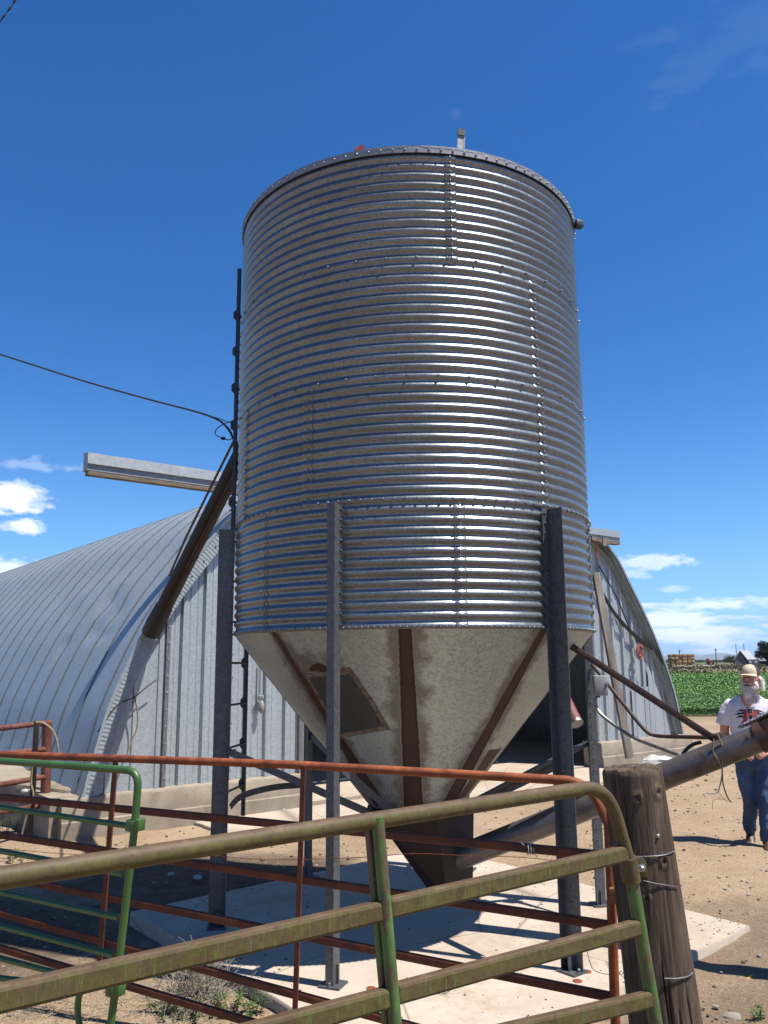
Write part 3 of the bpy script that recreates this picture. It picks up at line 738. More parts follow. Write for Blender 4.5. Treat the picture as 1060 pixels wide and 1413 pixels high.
# hangers and conduit running to the auger
b = MB(); b.bar(at(783, 888, 5.75), at(1000, 1029, 5.55), .045, .045, bev=.004); b.build('hanger_bar', M['brace_brown'], AUG)
b = MB(); b.tube(fillet([at(817, 917, 6.6), at(892, 1011, 6.1), at(905, 1016, 6.1), at(990, 1018, 5.7)], .12, 6), .014, 10); b.build('bent_rod', M['brace_brown'], AUG)
b = MB(); b.tube(cr([at(968, 1024, 5.6), at(955, 1028, 5.62), at(945, 1037, 5.62), at(940, 1047, 5.6)], 6), .012, 8); b.build('hose', M['black'], AUG)
b = MB(); b.tube([at(985, 1018, 5.62), at(1004, 1022, 5.5)], .03, 10); b.bar(at(990, 1012, 5.5), at(1003, 1033, 5.5), .05, .05, bev=.01); b.build('clamp', M['brace_brown'], AUG)
# twine tied round it
TW = thing('baling_twine', at(995, 1040, 5.42), 'frayed baling twine and wire tied round the auger and hanging down', 'twine')
for nm, mt, r_, pts in (('strand', 'twine', .006, [(989, 1011), (993, 1020), (999, 1036), (1001, 1043)]), ('strand', 'twine', .0045, [(985, 1019), (984, 1036), (989, 1046), (996, 1060), (998, 1082), (1004, 1100), (1009, 1107)]),
                        ('strand', 'dry', .004, [(998, 1030), (997, 1050), (996, 1072), (991, 1092), (984, 1095), (975, 1094)]), ('strand', 'dry', .0015, [(991, 1092), (997, 1100), (1004, 1106), (998, 1103), (985, 1104), (983, 1116)]),
                        ('strand', 'paper', .003, [(999, 1036), (1004, 1041)])):
    b = MB(); b.tube(cr([at(x, y, 5.40) for x, y in pts], 6), r_, 6); b.build(nm, M[mt], TW)
# switch box and conduit on the right leg
eb = thing('switch_box', at(829, 958, 6.45), 'small grey electrical switch box on the bin leg right of the hopper', 'electrical box')
b = MB(); b.box(at(828, 946, 6.45), (.10, .07, .15), None, .008); b.build('housing', M['box_grey'], eb)
b = MB(); b.box(at(825, 960, 6.45), (.03, .03, .03), None, .004); b.box(at(836, 945, 6.42), (.012, .03, .03), None, .003); b.build('hub_fitting', M['leg'], eb)
b = MB(); b.tube(fillet([at(822, 962, 6.45), at(823, 982, 6.45), at(872, 1018, 6.2), at(936, 1042, 5.75)], .12, 7), .0125, 10); b.build('conduit', M['galv'], eb)
# stub of a tube poking out behind the front right leg
b = MB(); a_, c_ = at(778, 962, 6.5), at(795, 996, 6.35); b.tube([a_, c_], .047, 20); sb = b.build('drop_tube', M['corral'], BIN); b = MB(); b.tube([c_, c_+(c_-a_).normalized()*.02], .050, 20); b.build('tube_collar', M['galv'], sb)

# ------------------------------------------------------------------ the arched metal barn
QL = Vector((-3.438, 9.748, 0)); DV = Vector((.7835, .6214, 0)); AX = Vector((-.6214, .7835, 0)); NF = -AX
S0, S1 = -.06, 11.85; WID = 12.0; ZF = .36
def wp(s, z, out=0): return QL+DV*s+Vector((0, 0, z))+NF*out
def wall_s(x, y, out=0):
    P = onp(x, y, QL+NF*out, NF); return (P-QL).dot(DV), P.z
prof = [(-.06, .30), (.04, .70), (.20, 1.31), (.47, 1.95), (.67, 2.33), (.95, 2.77), (1.28, 3.20), (1.77, 3.78), (2.45, 4.27), (3.3, 4.58), (4.5, 4.81), (5.86, 4.90), (7.3, 4.80), (8.6, 4.52), (9.79, 3.93), (10.37, 3.28), (11.1, 2.24), (11.60, 1.25), (11.85, .30)]
ARC = [(p.x, p.z) for p in cr([Vector((s, 0, z)) for s, z in prof], 10)]
def arcz(s):
    for (a, za), (b_, zb) in zip(ARC, ARC[1:]):
        if a <= s <= b_: return za+(zb-za)*(s-a)/max(b_-a, 1e-6)
    return .3
BARN = thing('barn', QL, 'arched galvanised metal barn with a ribbed end wall and dark open doorway behind the bin', 'barn')
def arc_normals():
    out = []
    for i in range(len(ARC)):
        a = ARC[max(i-1, 0)]; b_ = ARC[min(i+1, len(ARC)-1)]; t = Vector((b_[0]-a[0], b_[1]-a[1])).normalized(); out.append((-t.y, t.x))
    return out
AN = arc_normals()
BL = 34.0
def roof():
    mb = MB(); pan = .61; prof_b = []   # along depth: (b, height)
    nb = int(BL/pan)
    prof_b.append((-.13, -.012)); prof_b.append((-.115, 0.0))
    for k in range(nb):
        b0 = .08+k*pan
        prof_b += [(b0-.008, .0), (b0-.003, -.010), (b0+.002, .010), (b0+.022, .010), (b0+.025, .0), (b0+.14, 0.0), (b0+.30, .002), (b0+.46, 0.0), (b0+.60, 0.0)]
    n = len(ARC); vs = []
    for bi, (bq, h) in enumerate(prof_b):
        for i, ((s, z), (nx, nz_)) in enumerate(zip(ARC, AN)):
            g = h
            if bq < 8: # dents
                g += .004*noise.noise(Vector((bq*.9, i*.13, 5)))
                for (db, di, rr, am) in ((1.9, 48, .22, .050), (1.3, 44.5, .20, .045), (1.65, 38, .24, .040), (1.15, 36, .16, .03), (3.3, 47, .18, .035), (2.6, 33, .2, .03), (4.4, 52, .25, .03)):
                    r2 = ((bq-db)/rr)**2+((i-di)*.05/rr)**2
                    g -= am*math.exp(-r2*1.2)*(1 if (bq % .61) > .02 else .7)
            vs.append(QL+DV*(s+nx*g)+Vector((0, 0, z+nz_*g))+AX*bq)
    fs = [(b_*n+i, b_*n+i+1, (b_+1)*n+i+1, (b_+1)*n+i) for b_ in range(len(prof_b)-1) for i in range(n-1)]
    mb.add(vs, fs)
    # inner lining gives the sheet a thickness
    vs = []
    for bq in (-.13, BL-.2):
        for (s, z), (nx, nz_) in zip(ARC, AN): vs.append(QL+DV*(s-nx*.05)+Vector((0, 0, z-nz_*.05))+AX*bq)
    li = MB(); li.add(vs, [(i, i+1, n+i+1, n+i) for i in range(n-1)]); li.build('roof_lining', M['wall'], BARN)
    bl = mb
    for k in range(14):
        bq = .08+k*pan+.018
        for i in range(4, 90, 2):
            (s, z), (nx, nz_) = ARC[i], AN[i]; p = QL+DV*(s+nx*.017)+Vector((0, 0, z+nz_*.017))+AX*(bq-.007)
            bolt(bl, p, DV*nx+Vector((0, 0, nz_)), .0062, .006)
    mb.build('roof', M['roof'], BARN, sharp=38)
    # short overlapping splice flanges on the crown
    for k in range(3, 40):
        i = 52+(k % 3); (s, z), (nx, nz_) = ARC[i], AN[i]; (s2, z2) = ARC[i+2]
roof()
# smooth edge flashing and finely corrugated strip round the arch
def fascia():
    L = [0]; 
    for i in range(1, len(ARC)): L.append(L[-1]+math.hypot(ARC[i][0]-ARC[i-1][0], ARC[i][1]-ARC[i-1][1]))
    def ev(l):
        for i in range(1, len(L)):
            if l <= L[i]:
                t = (l-L[i-1])/(L[i]-L[i-1]); return [ARC[i-1][k]*(1-t)+ARC[i][k]*t for k in (0, 1)]+[AN[i-1][k]*(1-t)+AN[i][k]*t for k in (0, 1)]
        return list(ARC[-1])+list(AN[-1])
    pitch = .048; n = int(L[-1]*.46/pitch*4); vs = []
    for j in range(n+1):
        s, z, nx, nz_ = ev(L[-1]*.46*j/n); h = (.0, .0035, .004, .001)[j % 4]
        for w_ in (.035, .195): vs.append(QL+DV*(s-nx*w_)+Vector((0, 0, z-nz_*w_))+NF*(.137+h))
    mb = MB(); mb.add(vs, [(2*j, 2*j+1, 2*j+3, 2*j+2) for j in range(n)])
    for j in range(30):
        s, z, nx, nz_ = ev(L[-1]*.46*(j+.5)/30); bolt(mb, QL+DV*(s-nx*.12)+Vector((0, 0, z-nz_*.12))+NF*.146, NF, .009, .01)
    mb.build('corrugated_fascia', M['fascia'], BARN, sharp=20)
    for w0, w1, o0, o1, nm in ((-.004, .035, .150, .146, 'edge_flashing'), (.195, .20, .137, .02, 'fascia_backing')):
        vs = []; m_ = 240
        for j in range(m_+1):
            s, z, nx, nz_ = ev(L[-1]*j/m_)
            for w_, o_ in ((w0, o0), (w1, o1), (w1, o1-.01), (w0, o0-.012)): vs.append(QL+DV*(s-nx*w_)+Vector((0, 0, z-nz_*w_))+NF*o_)
        mb = MB(); mb.add(vs, [(4*j+k, 4*j+(k+1) % 4, 4*j+4+(k+1) % 4, 4*j+4+k) for j in range(m_) for k in range(4)]); mb.build(nm, M['roof'], BARN, sharp=30)
fascia()
DL = wall_s(413, 1010)[0]; DR = wall_s(817, 960)[0]
def ribbed(s):     # box-rib sheet
    q = (s % .9); 
    h = 0
    for c, w_, hh in ((.08, .042, .045), (.38, .042, .045), (.68, .042, .045), (.18, .02, .006), (.28, .02, .006), (.48, .02, .006), (.58, .02, .006), (.78, .02, .006)):
        d = abs(q-c)
        if d < w_: h = max(h, hh*min(1, (w_-d)/(.35*w_)))
    return h
def wall_panel(name, s0, s1, zlo, out=0, irregular=0, zc=None):
    mb = MB(); n = int((s1-s0)/.007); vs = []
    for i in range(n+1):
        s = s0+(s1-s0)*i/n; h = ribbed(s+.11)+out+.006*noise.noise(Vector((s*1.3, 0, 0)))
        zt = arcz(min(max(s, S0+.01), S1-.01))-(.06 if s < 9 else .16)
        if zc: zt = min(zt, zc)
        zt = max(zt, zlo+.01)
        for j in range(5): vs.append(wp(s, zlo+(zt-zlo)*j/4, h))
    mb.add(vs, [(i*5+j, i*5+j+1, i*5+6+j, i*5+5+j) for i in range(n) for j in range(4)])
    for sq in np.arange(.97, 11.5, .9):
        if s0 < sq < s1 and zc is None:
            z = zlo+.12
            while z < arcz(sq)-.5: bolt(mb, wp(sq, z, ribbed(sq+.11)+out), NF, .008, .01); z += .29
    return mb.build(name, M['wall'], BARN, sharp=28)
wall_panel('end_wall', .12, DL, ZF)
wall_panel('end_wall', DR, S1-.22, ZF)
wall_panel('end_wall', DL+.002, DR-.002, 3.75)
# flat sheets by the eaves
b = MB(); b.add([wp(.12, ZF-.02, .03), wp(.93, ZF-.02, .03), wp(.93, 2.55, .03), wp(.12, .7, .03), wp(.12, ZF-.02, .026), wp(.93, ZF-.02, .026), wp(.93, 2.55, .026), wp(.12, .7, .026)], [(0, 1, 2, 3), (7, 6, 5, 4), (0, 4, 5, 1), (1, 5, 6, 2), (2, 6, 7, 3), (3, 7, 4, 0)]); b.build('flat_sheet', M['wall'], BARN, smooth=False)
for sA in (10.35, 10.9):
    b = MB(); b.add([wp(sA, ZF-.02, .034+(sA > 10.8)*.006), wp(sA+.74, ZF-.02, .034+(sA > 10.8)*.006), wp(sA+.74, 1.3 if sA < 10.8 else .45, .034+(sA > 10.8)*.006), wp(sA, 1.3 if sA < 10.8 else 1.75, .034+(sA > 10.8)*.006)], [(0, 1, 2, 3)])
    o = b.build('flat_sheet', M['wall'], BARN, smooth=False)
for sq, z0_, z1_, w_ in ((.95, ZF, 2.75, .05), (DL, ZF, 3.8, .07), (DR, ZF-.3, 3.8, .14)):
    b = MB(); b.bar(wp(sq, z0_, .045), wp(sq, z1_, .045), w_, .03, upv=NF)
    z = z0_+.1
    while z < z1_-.1: bolt(b, wp(sq, z, .061), NF, .009, .012); z += .2
    b.build('wall_trim' if sq < 1 else 'door_jamb', M['galv'], BARN, smooth=False)
b = MB(); b.bar(wp(DL+.06, ZF-.2, -.02), wp(DL+.06, 3.8, -.02), .04, .03, upv=NF); b.build('jamb_trim', M['white_trim'], BARN, smooth=False)
wall_b = MB(); vs = []
for i in range(121):
    s = S0+.1+(S1-S0-.2)*i/120; vs += [wp(s, -.1, -BL+.3), wp(s, arcz(s)-.06, -BL+.3)]
wall_b.add(vs, [(2*i, 2*i+1, 2*i+3, 2*i+2) for i in range(120)]); wall_b.build('rear_wall', M['wall'], BARN, smooth=False)
# stem wall
def stem(s0, s1, name='foundation'):
    b = MB(); R = Matrix((DV, AX, Vector((0, 0, 1)))).transposed()
    n = max(2, int((s1-s0)/.12)); vs = []
    for i in range(n+1):
        s = s0+(s1-s0)*i/n
        jit = .012*fbm((s, 0, 1), 2.5)
        for o_, z in ((.20+jit, -.16), (.19+jit, .10), (.175+jit, .115), (.165+jit*.5, ZF-.03), (.150, ZF-.008+.012*noise.noise(Vector((s*3, 1, 1)))), (-.05, ZF+.0), (-.05, -.16)): vs.append(wp(s, z, o_))
    b.add(vs, [(i*7+j, i*7+(j+1) % 7, i*7+7+(j+1) % 7, i*7+7+j) for i in range(n) for j in range(7)]+[tuple(range(7)), tuple(n*7+6-k for k in range(7))])
    return b.build(name, M['found'], BARN, sharp=35)
stem(S0-.2, DL-.02); stem(DR-.25, S1+.25)
for e in (0, 1):
    b = MB(); s_ = S0-.14 if e == 0 else S1+.14
    b.bar(wp(s_, .09, .05), wp(s_, .09, -BL), .30, .54); b.build('side_footing', M['found'], BARN, smooth=False)
b = MB(); b.bar(wp(6, -.06, .0), wp(6, -.06, -BL+.3), WID-.6, .05); b.build('barn_floor', M['apron'], BARN, smooth=False)
slab('concrete_apron', [wp(DL-1.6, 0, 1.25), wp(DR-.0, 0, 1.35), wp(DR-.0, 0, .01), wp(DL-1.6, 0, .21)], -.2, -.055, M['apron'])
# door track
s0, zt0 = wall_s(118, 645, .3)
TR = thing('door_track', wp(s0, 4.1, .3), 'long pale boxed sliding door track sticking out past the left side of the barn', 'door track')
b = MB(); z0 = 4.10; OUT = .22
pr = [(.0, .14), (.14, .12), (.155, -.01), (.13, -.015), (.13, -.085), (.02, -.09), (.0, -.08)]
a_ = s0; c_ = 9.82; n = 24; vs = []
for i in range(n+1):
    for o_, z in pr: vs.append(wp(a_+(c_-a_)*i/n, z0+z-.004*noise.noise(Vector((i, 0, 0))), OUT+o_))
k = len(pr); b.add(vs, [(i*k+j, i*k+(j+1) % k, i*k+k+(j+1) % k, i*k+k+j) for i in range(n) for j in range(k)]+[tuple(range(k)), tuple(n*k+k-1-j for j in range(k))])
b.build('cover', M['fascia'], TR, smooth=False)
b = MB(); b.bar(wp(a_+.02, z0-.115, OUT+.075), wp(c_, z0-.115, OUT+.075), .11, .045); b.build('timber_rail', mottled('weathered_timber', (.20, .15, .10), (.34, .28, .21), 6, (1, 1, 8), .9), TR, smooth=False)
for s in (1.9, 4.2, 6.4, 8.6, 9.8):
    b = MB(); b.bar(wp(s, z0-.02, .0), wp(s, z0-.02, OUT+.01), .06, .10); b.build('track_bracket', M['leg'], TR, smooth=False)
# things on the right part of the wall
pl = [at(819, 800, 13.6), at(870, 1046, 13.6)]
sA, zA = wall_s(826, 800, .25); sB, zB = wall_s(868, 1046, .5)
TIM = mottled('grey_plank', (.15, .13, .11), (.34, .30, .26), 5, (1, 1, .15), .9, bscale=30, bd=.006)
b = MB(); b.bar(onp(822, 790, wp(0, 0, .25), NF), onp(869, 1046, wp(0, 0, .65), NF), .20, .05, upv=NF, bev=.006); o = b.build('leaning_plank', TIM); tag(o, 'weathered grey timber plank leaning against the barn wall right of the doorway', 'plank')
b = MB(); P_ = [onp(x, y, wp(0, 0, .1), NF) for x, y in ((823, 795), (832, 820), (850, 850), (878, 880), (905, 900), (917, 920))]; b.tube(cr(P_, 6), .022, 8); b.tube(cr([p+Vector((0, 0, .05)) for p in P_[1:]], 6), .014, 6); b.tube(cr([onp(x, y, wp(0, 0, .1), NF) for x, y in ((826, 780), (850, 822), (868, 865), (880, 885))], 6), .012, 6)
o = b.build('black_cable', M['black']); tag(o, 'black cables sagging across the barn end wall right of the bin', 'cable')
b = MB(); pts = []
for k in range(70):
    t_ = k/69*6*math.pi; pts.append(onp(882+3.2*math.cos(t_)+t_*.1, 896+8.5*math.sin(t_)+t_*.35, wp(0, 0, .16), NF)+NF*.01*math.sin(t_*1.3))
pts += [onp(x, y, wp(0, 0, .16), NF) for x, y in ((890, 911), (893, 915))]
b.tube(pts, .012, 6); o = b.build('coiled_cord', M['orange']); tag(o, 'bright orange coil of cord hung from the black cables beside the doorway', 'cord')
b = MB(); b.tube(cr([onp(x, y, wp(0, 0, .35), NF) for x, y in ((820, 745), (824, 757), (823, 772))], 5), .014, 6); o = b.build('orange_strip', M['orange']); tag(o, 'faded orange strap hanging from the right end of the door track', 'strap')
b = MB(); b.bar(onp(812, 743, wp(0, 0, .3), NF), onp(836, 749, wp(0, 0, .3), NF), .16, .07); b.prism([onp(x, y, wp(0, 0, .44), NF) for x, y in ((832, 741), (842, 744), (836, 754), (832, 752))], -NF*.02); b.build('track_end_cap', TIM, TR, smooth=False)
# bulkhead lamp on the wall
s, z = wall_s(356, 975); lm = thing('wall_lamp', wp(s, z, .04), 'small oval bulkhead lamp on the ribbed barn wall between bin leg and doorway', 'lamp')
b = MB(); b.ell(wp(s, z, .09), (.040, .04, .085)); b.build('glass_globe', M['glass'], lm)
b = MB(); b.box(wp(s, z+.12, .07), (.07, .08, .06), None, .01); b.tube([wp(s, z+.14, .05), wp(s, z+.6, .05)], .012, 8); b.build('lamp_base', M['box_grey'], lm)
# loose wires on the left of the wall
for nm, lab, mt, r_, pts in (('loose_cable', 'thin pale cable drooping in a loop on the barn wall left of the bin', 'twine', .009, [(186, 962), (190, 985), (189, 1005), (182, 1022), (176, 1040)]),
                             ('loose_wire', 'dark thin wires strung from a screw on the barn wall to the corrugated edging', 'black', .008, [(216, 938), (200, 950), (185, 962), (160, 975), (135, 1010)])):
    b = MB(); b.tube(cr([onp(x, y, wp(0, 0, .14), NF) for x, y in pts], 6), r_, 6); o = b.build(nm, M[mt]); tag(o, lab, 'cable')

# ------------------------------------------------------------------ filling auger from barn to the top of the bin
f0 = onp(211, 868, wp(0, 0, .24), NF); f1 = at(530, 238, 7.25)
FA = thing('filling_auger', (f0.x, f0.y, f0.z), 'dark brown auger tube slanting up from the barn edge behind the bin', 'auger')
dd = (f1-f0).normalized()
b = MB(); b.tube([f0+(f1-f0)*k/12 for k in range(13)], .094, 28, cap=False); b.tube([f0+dd*.02, f1], .087, 28, cap=False); b.add([], []); b.build('tube', M['brown_tube'], FA)
sd = dd.cross(Vector((0, 1, 0))).normalized()
fr = (Vector((0, 0, EYE))-f0).normalized(); sd = dd.cross(fr).normalized(); ot = sd.cross(dd)
if ot.dot(fr) < 0: ot = -ot
b = MB(); b.bar(f0+dd*1.0+ot*.097+sd*.02, f1+ot*.097+sd*.02, .014, .010); b.build('edge_strip', M['brace_brown'], FA)
b = MB(); b.tube([f0-dd*.06, f0+dd*.10, f0+dd*.34, f0+dd*.36], [.112, .116, .104, .096], 28, cap=False); b.tube([f0-dd*.05, f0-dd*.045], .108, 28); b.tube([f0+dd*.12, f0+dd*.125], .086, 28); b.build('dark_hole_collar', M['black'], FA)  # added collar, painted black for the unlit hole where the tube enters
g0 = at(262, 735, 8.9); g1 = at(318, 624, 7.9)
b = MB(); b.tube([at(234, 794, 9.2), at(257, 741, 8.7), at(293, 668, 8.1), at(325, 604, 7.7)], .013, 8); b.build('truss_rod', M['brace_brown'], FA)
b = MB(); b.tube([f1, f1+Vector((.35, -.45, -.55))], .11, 16); b.build('down_spout', M['galv'], FA)
# power line and its loops
b = MB(); b.tube(cr([at(-300, 395, 9), at(0, 489, 8.2), at(110, 524, 7.8), at(205, 551, 7.5), at(270, 568, 7.1), at(302, 580, 6.9), at(316, 594, 6.8), at(322, 606, 6.75)], 8), .0085, 8)
b.tube(cr([at(270, 568, 7.1), at(300, 577, 6.9), at(323, 585, 6.75)], 6), .004, 6)
b.tube(cr([at(304, 582, 6.9), at(315, 590, 6.9), at(321, 601, 6.9), at(316, 607, 6.9), at(303, 603, 6.9), at(297, 598, 6.9), at(301, 590, 6.9), at(312, 584, 6.9), at(324, 580, 6.8)], 6), .0045, 6)
b.ell(at(308, 605, 6.9), (.022, .018, .015))
o = b.build('power_line', M['black']); tag(o, 'thin black twisted power line crossing the sky to a looped end at the ladder', 'cable')
b = MB(); b.tube(cr([at(-30, 90, 2.2), at(0, 31, 2.2), at(9, 18, 2.2), at(16, 8, 2.2), at(24, -6, 2.2), at(50, -70, 2.2)], 6), [.0022+.0012*math.sin(k*.9) for k in range(31)], 8); o = b.build('overhead_wire', M['black']); tag(o, 'short dark twisted wire end crossing the top left corner of the sky', 'wire')

# ------------------------------------------------------------------ gates
def plane_of(a, b):
    d = (b-a); d.z = 0; d.normalize(); return a, Vector((d.y, -d.x, 0))
# front worn gate
ga, gb = atz(0, 1213, 1.35), atz(830, 1085, 1.35); GP, GN = plane_of(ga, gb)
def g1(x, y, off=0): return onp(x, y, GP+GN*off, GN)
if GN.y > 0: GN = -GN
G1 = thing('front_gate', Vector((gb.x, gb.y, 0)), 'worn olive brown tube gate nearest the camera with flaking green paint streaks', 'gate')
gdir = (gb-ga); gdir.z = 0; gdir.normalize()
left = ga-gdir*1.6
top = [left, g1(0, 1212), g1(400, 1149), g1(818, 1087), g1(850, 1108), g1(868, 1190), g1(905, 1413)]
endp = g1(905, 1413); endp2 = g1(930, 1570)
b = MB(); b.tube(fillet([left, g1(400, 1150), g1(838, 1083), g1(868, 1190)], .14, 10), .0245, 20); b.build('outer_tube', M['worn_top'], G1)
b = MB(); b.tube([g1(867.5, 1187), g1(905, 1413), endp2], .0247, 20); b.build('end_upright', M['worn_green'], G1)
def rail(x0, y0, x1, y1, h, wd, mat='worn', gap=None):
    A, B = g1(x0, y0), g1(x1, y1); dl = (A-B).normalized(); A = A+dl*(1.7 if x0 <= 0 else 0)
    b = MB(); segs = [(A, B)]
    if gap:
        C_, D_ = g1(*gap[0]), g1(*gap[1]); segs = [(A, C_), (D_, B)]
    for p, q in segs: b.bar(p, q, wd, h, bev=.010)
    return b.build('rail', M[mat], G1, sharp=12)
rail(0, 1376, 864, 1177, .056, .040, gap=((529, 1256), (535, 1253)))
rail(0, 1520, 882, 1279, .056, .040, gap=((539, 1375), (545, 1371)))
rail(400, 1497, 898, 1378, .056, .040)
b = MB()
A, B = g1(0, 1660), g1(920, 1480); b.bar(A+(A-B).normalized()*1.7, B, .04, .056, bev=.01)
A, B = g1(0, 1800), g1(928, 1560); b.bar(A+(A-B).normalized()*1.7, B, .04, .056, bev=.01); b.build('rail', M['worn'], G1, sharp=12)
b = MB(); b.tube([g1(521, 1127, .012), g1(548, 1440, .012), g1(562, 1600, .012)], .0185, 18); b.build('upright', M['worn_green'], G1)
b = MB(); b.bar(g1(511, 1140, -.022), g1(538, 1440, -.022), .030, .024, upv=GN, bev=.004); b.build('rear_channel', M['worn_green'], G1)
b = MB(); A = g1(866, 1183); Bq = g1(872, 1216); b.tube([A, Bq], .033, 18); b.build('hinge_collar', M['worn'], G1)

# rusty gate behind it
ra, rb = atz(0, 1041, 1.27), atz(760, 1075, 1.27); RP, RN = plane_of(ra, rb)
if RN.y > 0: RN = -RN
def g2(x, y, off=0): return onp(x, y, RP+RN*off, RN)
G2 = thing('rusty_gate', Vector((rb.x, rb.y, 0)), 'long orange rusted tube gate running across the front of the bin', 'gate')
rd = (ra-rb); rd.z = 0; rd.normalize()
b = MB(); lf = g2(0, 1041)
b.tube([lf+rd*3.2]+fillet([lf, g2(400, 1055), g2(812, 1078.5), g2(840, 1140)], .11, 9)+[g2(845, 1280), g2(850, 1430)], .021, 18); b.build('outer_tube', M['rust_pipe'], G2)
for (x0, y0, x1, y1) in ((0, 1100, 838, 1181), (0, 1152, 842, 1277), (0, 1209, 846, 1376), (0, 1260, 852, 1495), (0, 1308, 852, 1560)):
    A, B = g2(x0, y0), g2(x1, y1); A = A+(A-B).normalized()*3.2
    b = MB(); b.bar(A, B, .028, .040, bev=.008); b.build('rail', M['rust_dark'], G2, sharp=12)
for (x0, y0, x1, y1, w_) in ((419, 1056, 406, 1430, .028), (160, 1048, 136, 1345, .034), (-90, 1040, -120, 1300, .03)):
    b = MB(); b.bar(g2(x0, y0, .02), g2(x1, y1, .02), w_, .010, upv=RN, bev=.002); b.build('strap', M['rust_dark'], G2, smooth=False)
b = MB(); b.bar(g2(842, 1236, .03), g2(866, 1236, .03), .03, .065, bev=.004); b.build('latch_tab', rust('orange_latch', (.28, .10, .02), (.42, .17, .04), (.36, .2, .07), 12), G2)
b = MB(); A = g2(728, 1171)
for k in range(3):
    b.tube([A+Vector((.012*k, 0, 0))+Vector((0, .026*math.cos(t), .026*math.sin(t))) for t in np.arange(0, 6.4, .5)], .002, 5)
b.tube([A, A+Vector((-.03, -.02, .03))], .002, 5); b.tube([A, A+Vector((.04, -.02, -.03))], .002, 5); o = b.build('tie_wire', M['paper']); tag(o, 'short pale tie wire twisted round the second rail of the rusty gate', 'wire')
# barbed wire
b = MB(); pts = [g2(x, y, -.15) for x, y in ((-60, 1165), (120, 1180), (240, 1176), (360, 1186), (480, 1184), (570, 1178), (650, 1181), (720, 1183), (800, 1192), (838, 1200))]; pts = cr(pts, 8); b.tube(pts, .0016, 5)
for i in range(0, len(pts), 4):
    p = pts[i]
    for k in range(2):
        v = Vector((random.uniform(-1, 1), random.uniform(-1, 1), random.uniform(-1, 1))).normalized()*.013; b.tube([p-v, p+v], .0013, 4)
o = b.build('barbed_wire', M['rust_dark']); tag(o, 'thin rusty barbed wire strung low between the gates in front of the hopper', 'barbed wire')

# green gate at left
na, nb_ = atz(0, 1050, 1.27), atz(168, 1062, 1.27); NP, NN = plane_of(na, nb_)
if NN.y > 0: NN = -NN
def g3(x, y, off=0): return onp(x, y, NP+NN*off, NN)
G3 = thing('green_gate', Vector((nb_.x, nb_.y, 0)), 'bright green painted tube gate with rounded corner at the left edge', 'gate')
nd = (na-nb_); nd.z = 0; nd.normalize()
b = MB(); b.tube([g3(0, 1050)+nd*3.0]+fillet([g3(0, 1050), g3(90, 1056), g3(192, 1064), g3(186, 1140)], .085, 9)+[g3(163, 1340), g3(153, 1413), g3(148, 1470)], .0192, 18); b.build('outer_tube', M['green'], G3)
for x0, y0, x1, y1 in ((0, 1114, 180, 1140), (0, 1174, 170, 1206), (0, 1231, 164, 1266), (0, 1278, 157, 1318), (0, 1322, 152, 1362)):
    A, B = g3(x0, y0), g3(x1, y1); A = A+(A-B).normalized()*3.0; b = MB(); b.tube([A, B], .0148, 14); b.build('rail', M['green'], G3)
for x, y in ((184, 1139), (157, 1366)):
    A = g3(x, y); u_ = (g3(x+2, y-20)-A).normalized(); b = MB(); b.bar(A-u_*.028, A+u_*.028, .058, .055, upv=NN, bev=.006); c2 = g3(x+9, y-1); b.bar(c2-u_*.028, c2+u_*.028, .03, .05, upv=NN, bev=.004); b.build('collar', M['green'], G3)
b = MB(); b.tube(fillet([g3(120, 1363), g3(108, 1372), g3(107, 1405), g3(118, 1440)], .05, 6), .016, 14); b.tube([g3(-40, 1345), g3(122, 1364)], .016, 14); b.build('lower_bend', M['green'], G3)
b = MB(); b.tube([g3(152, 1413), g3(146, 1480)], .022, 14); b.build('foot', M['green'], G3)

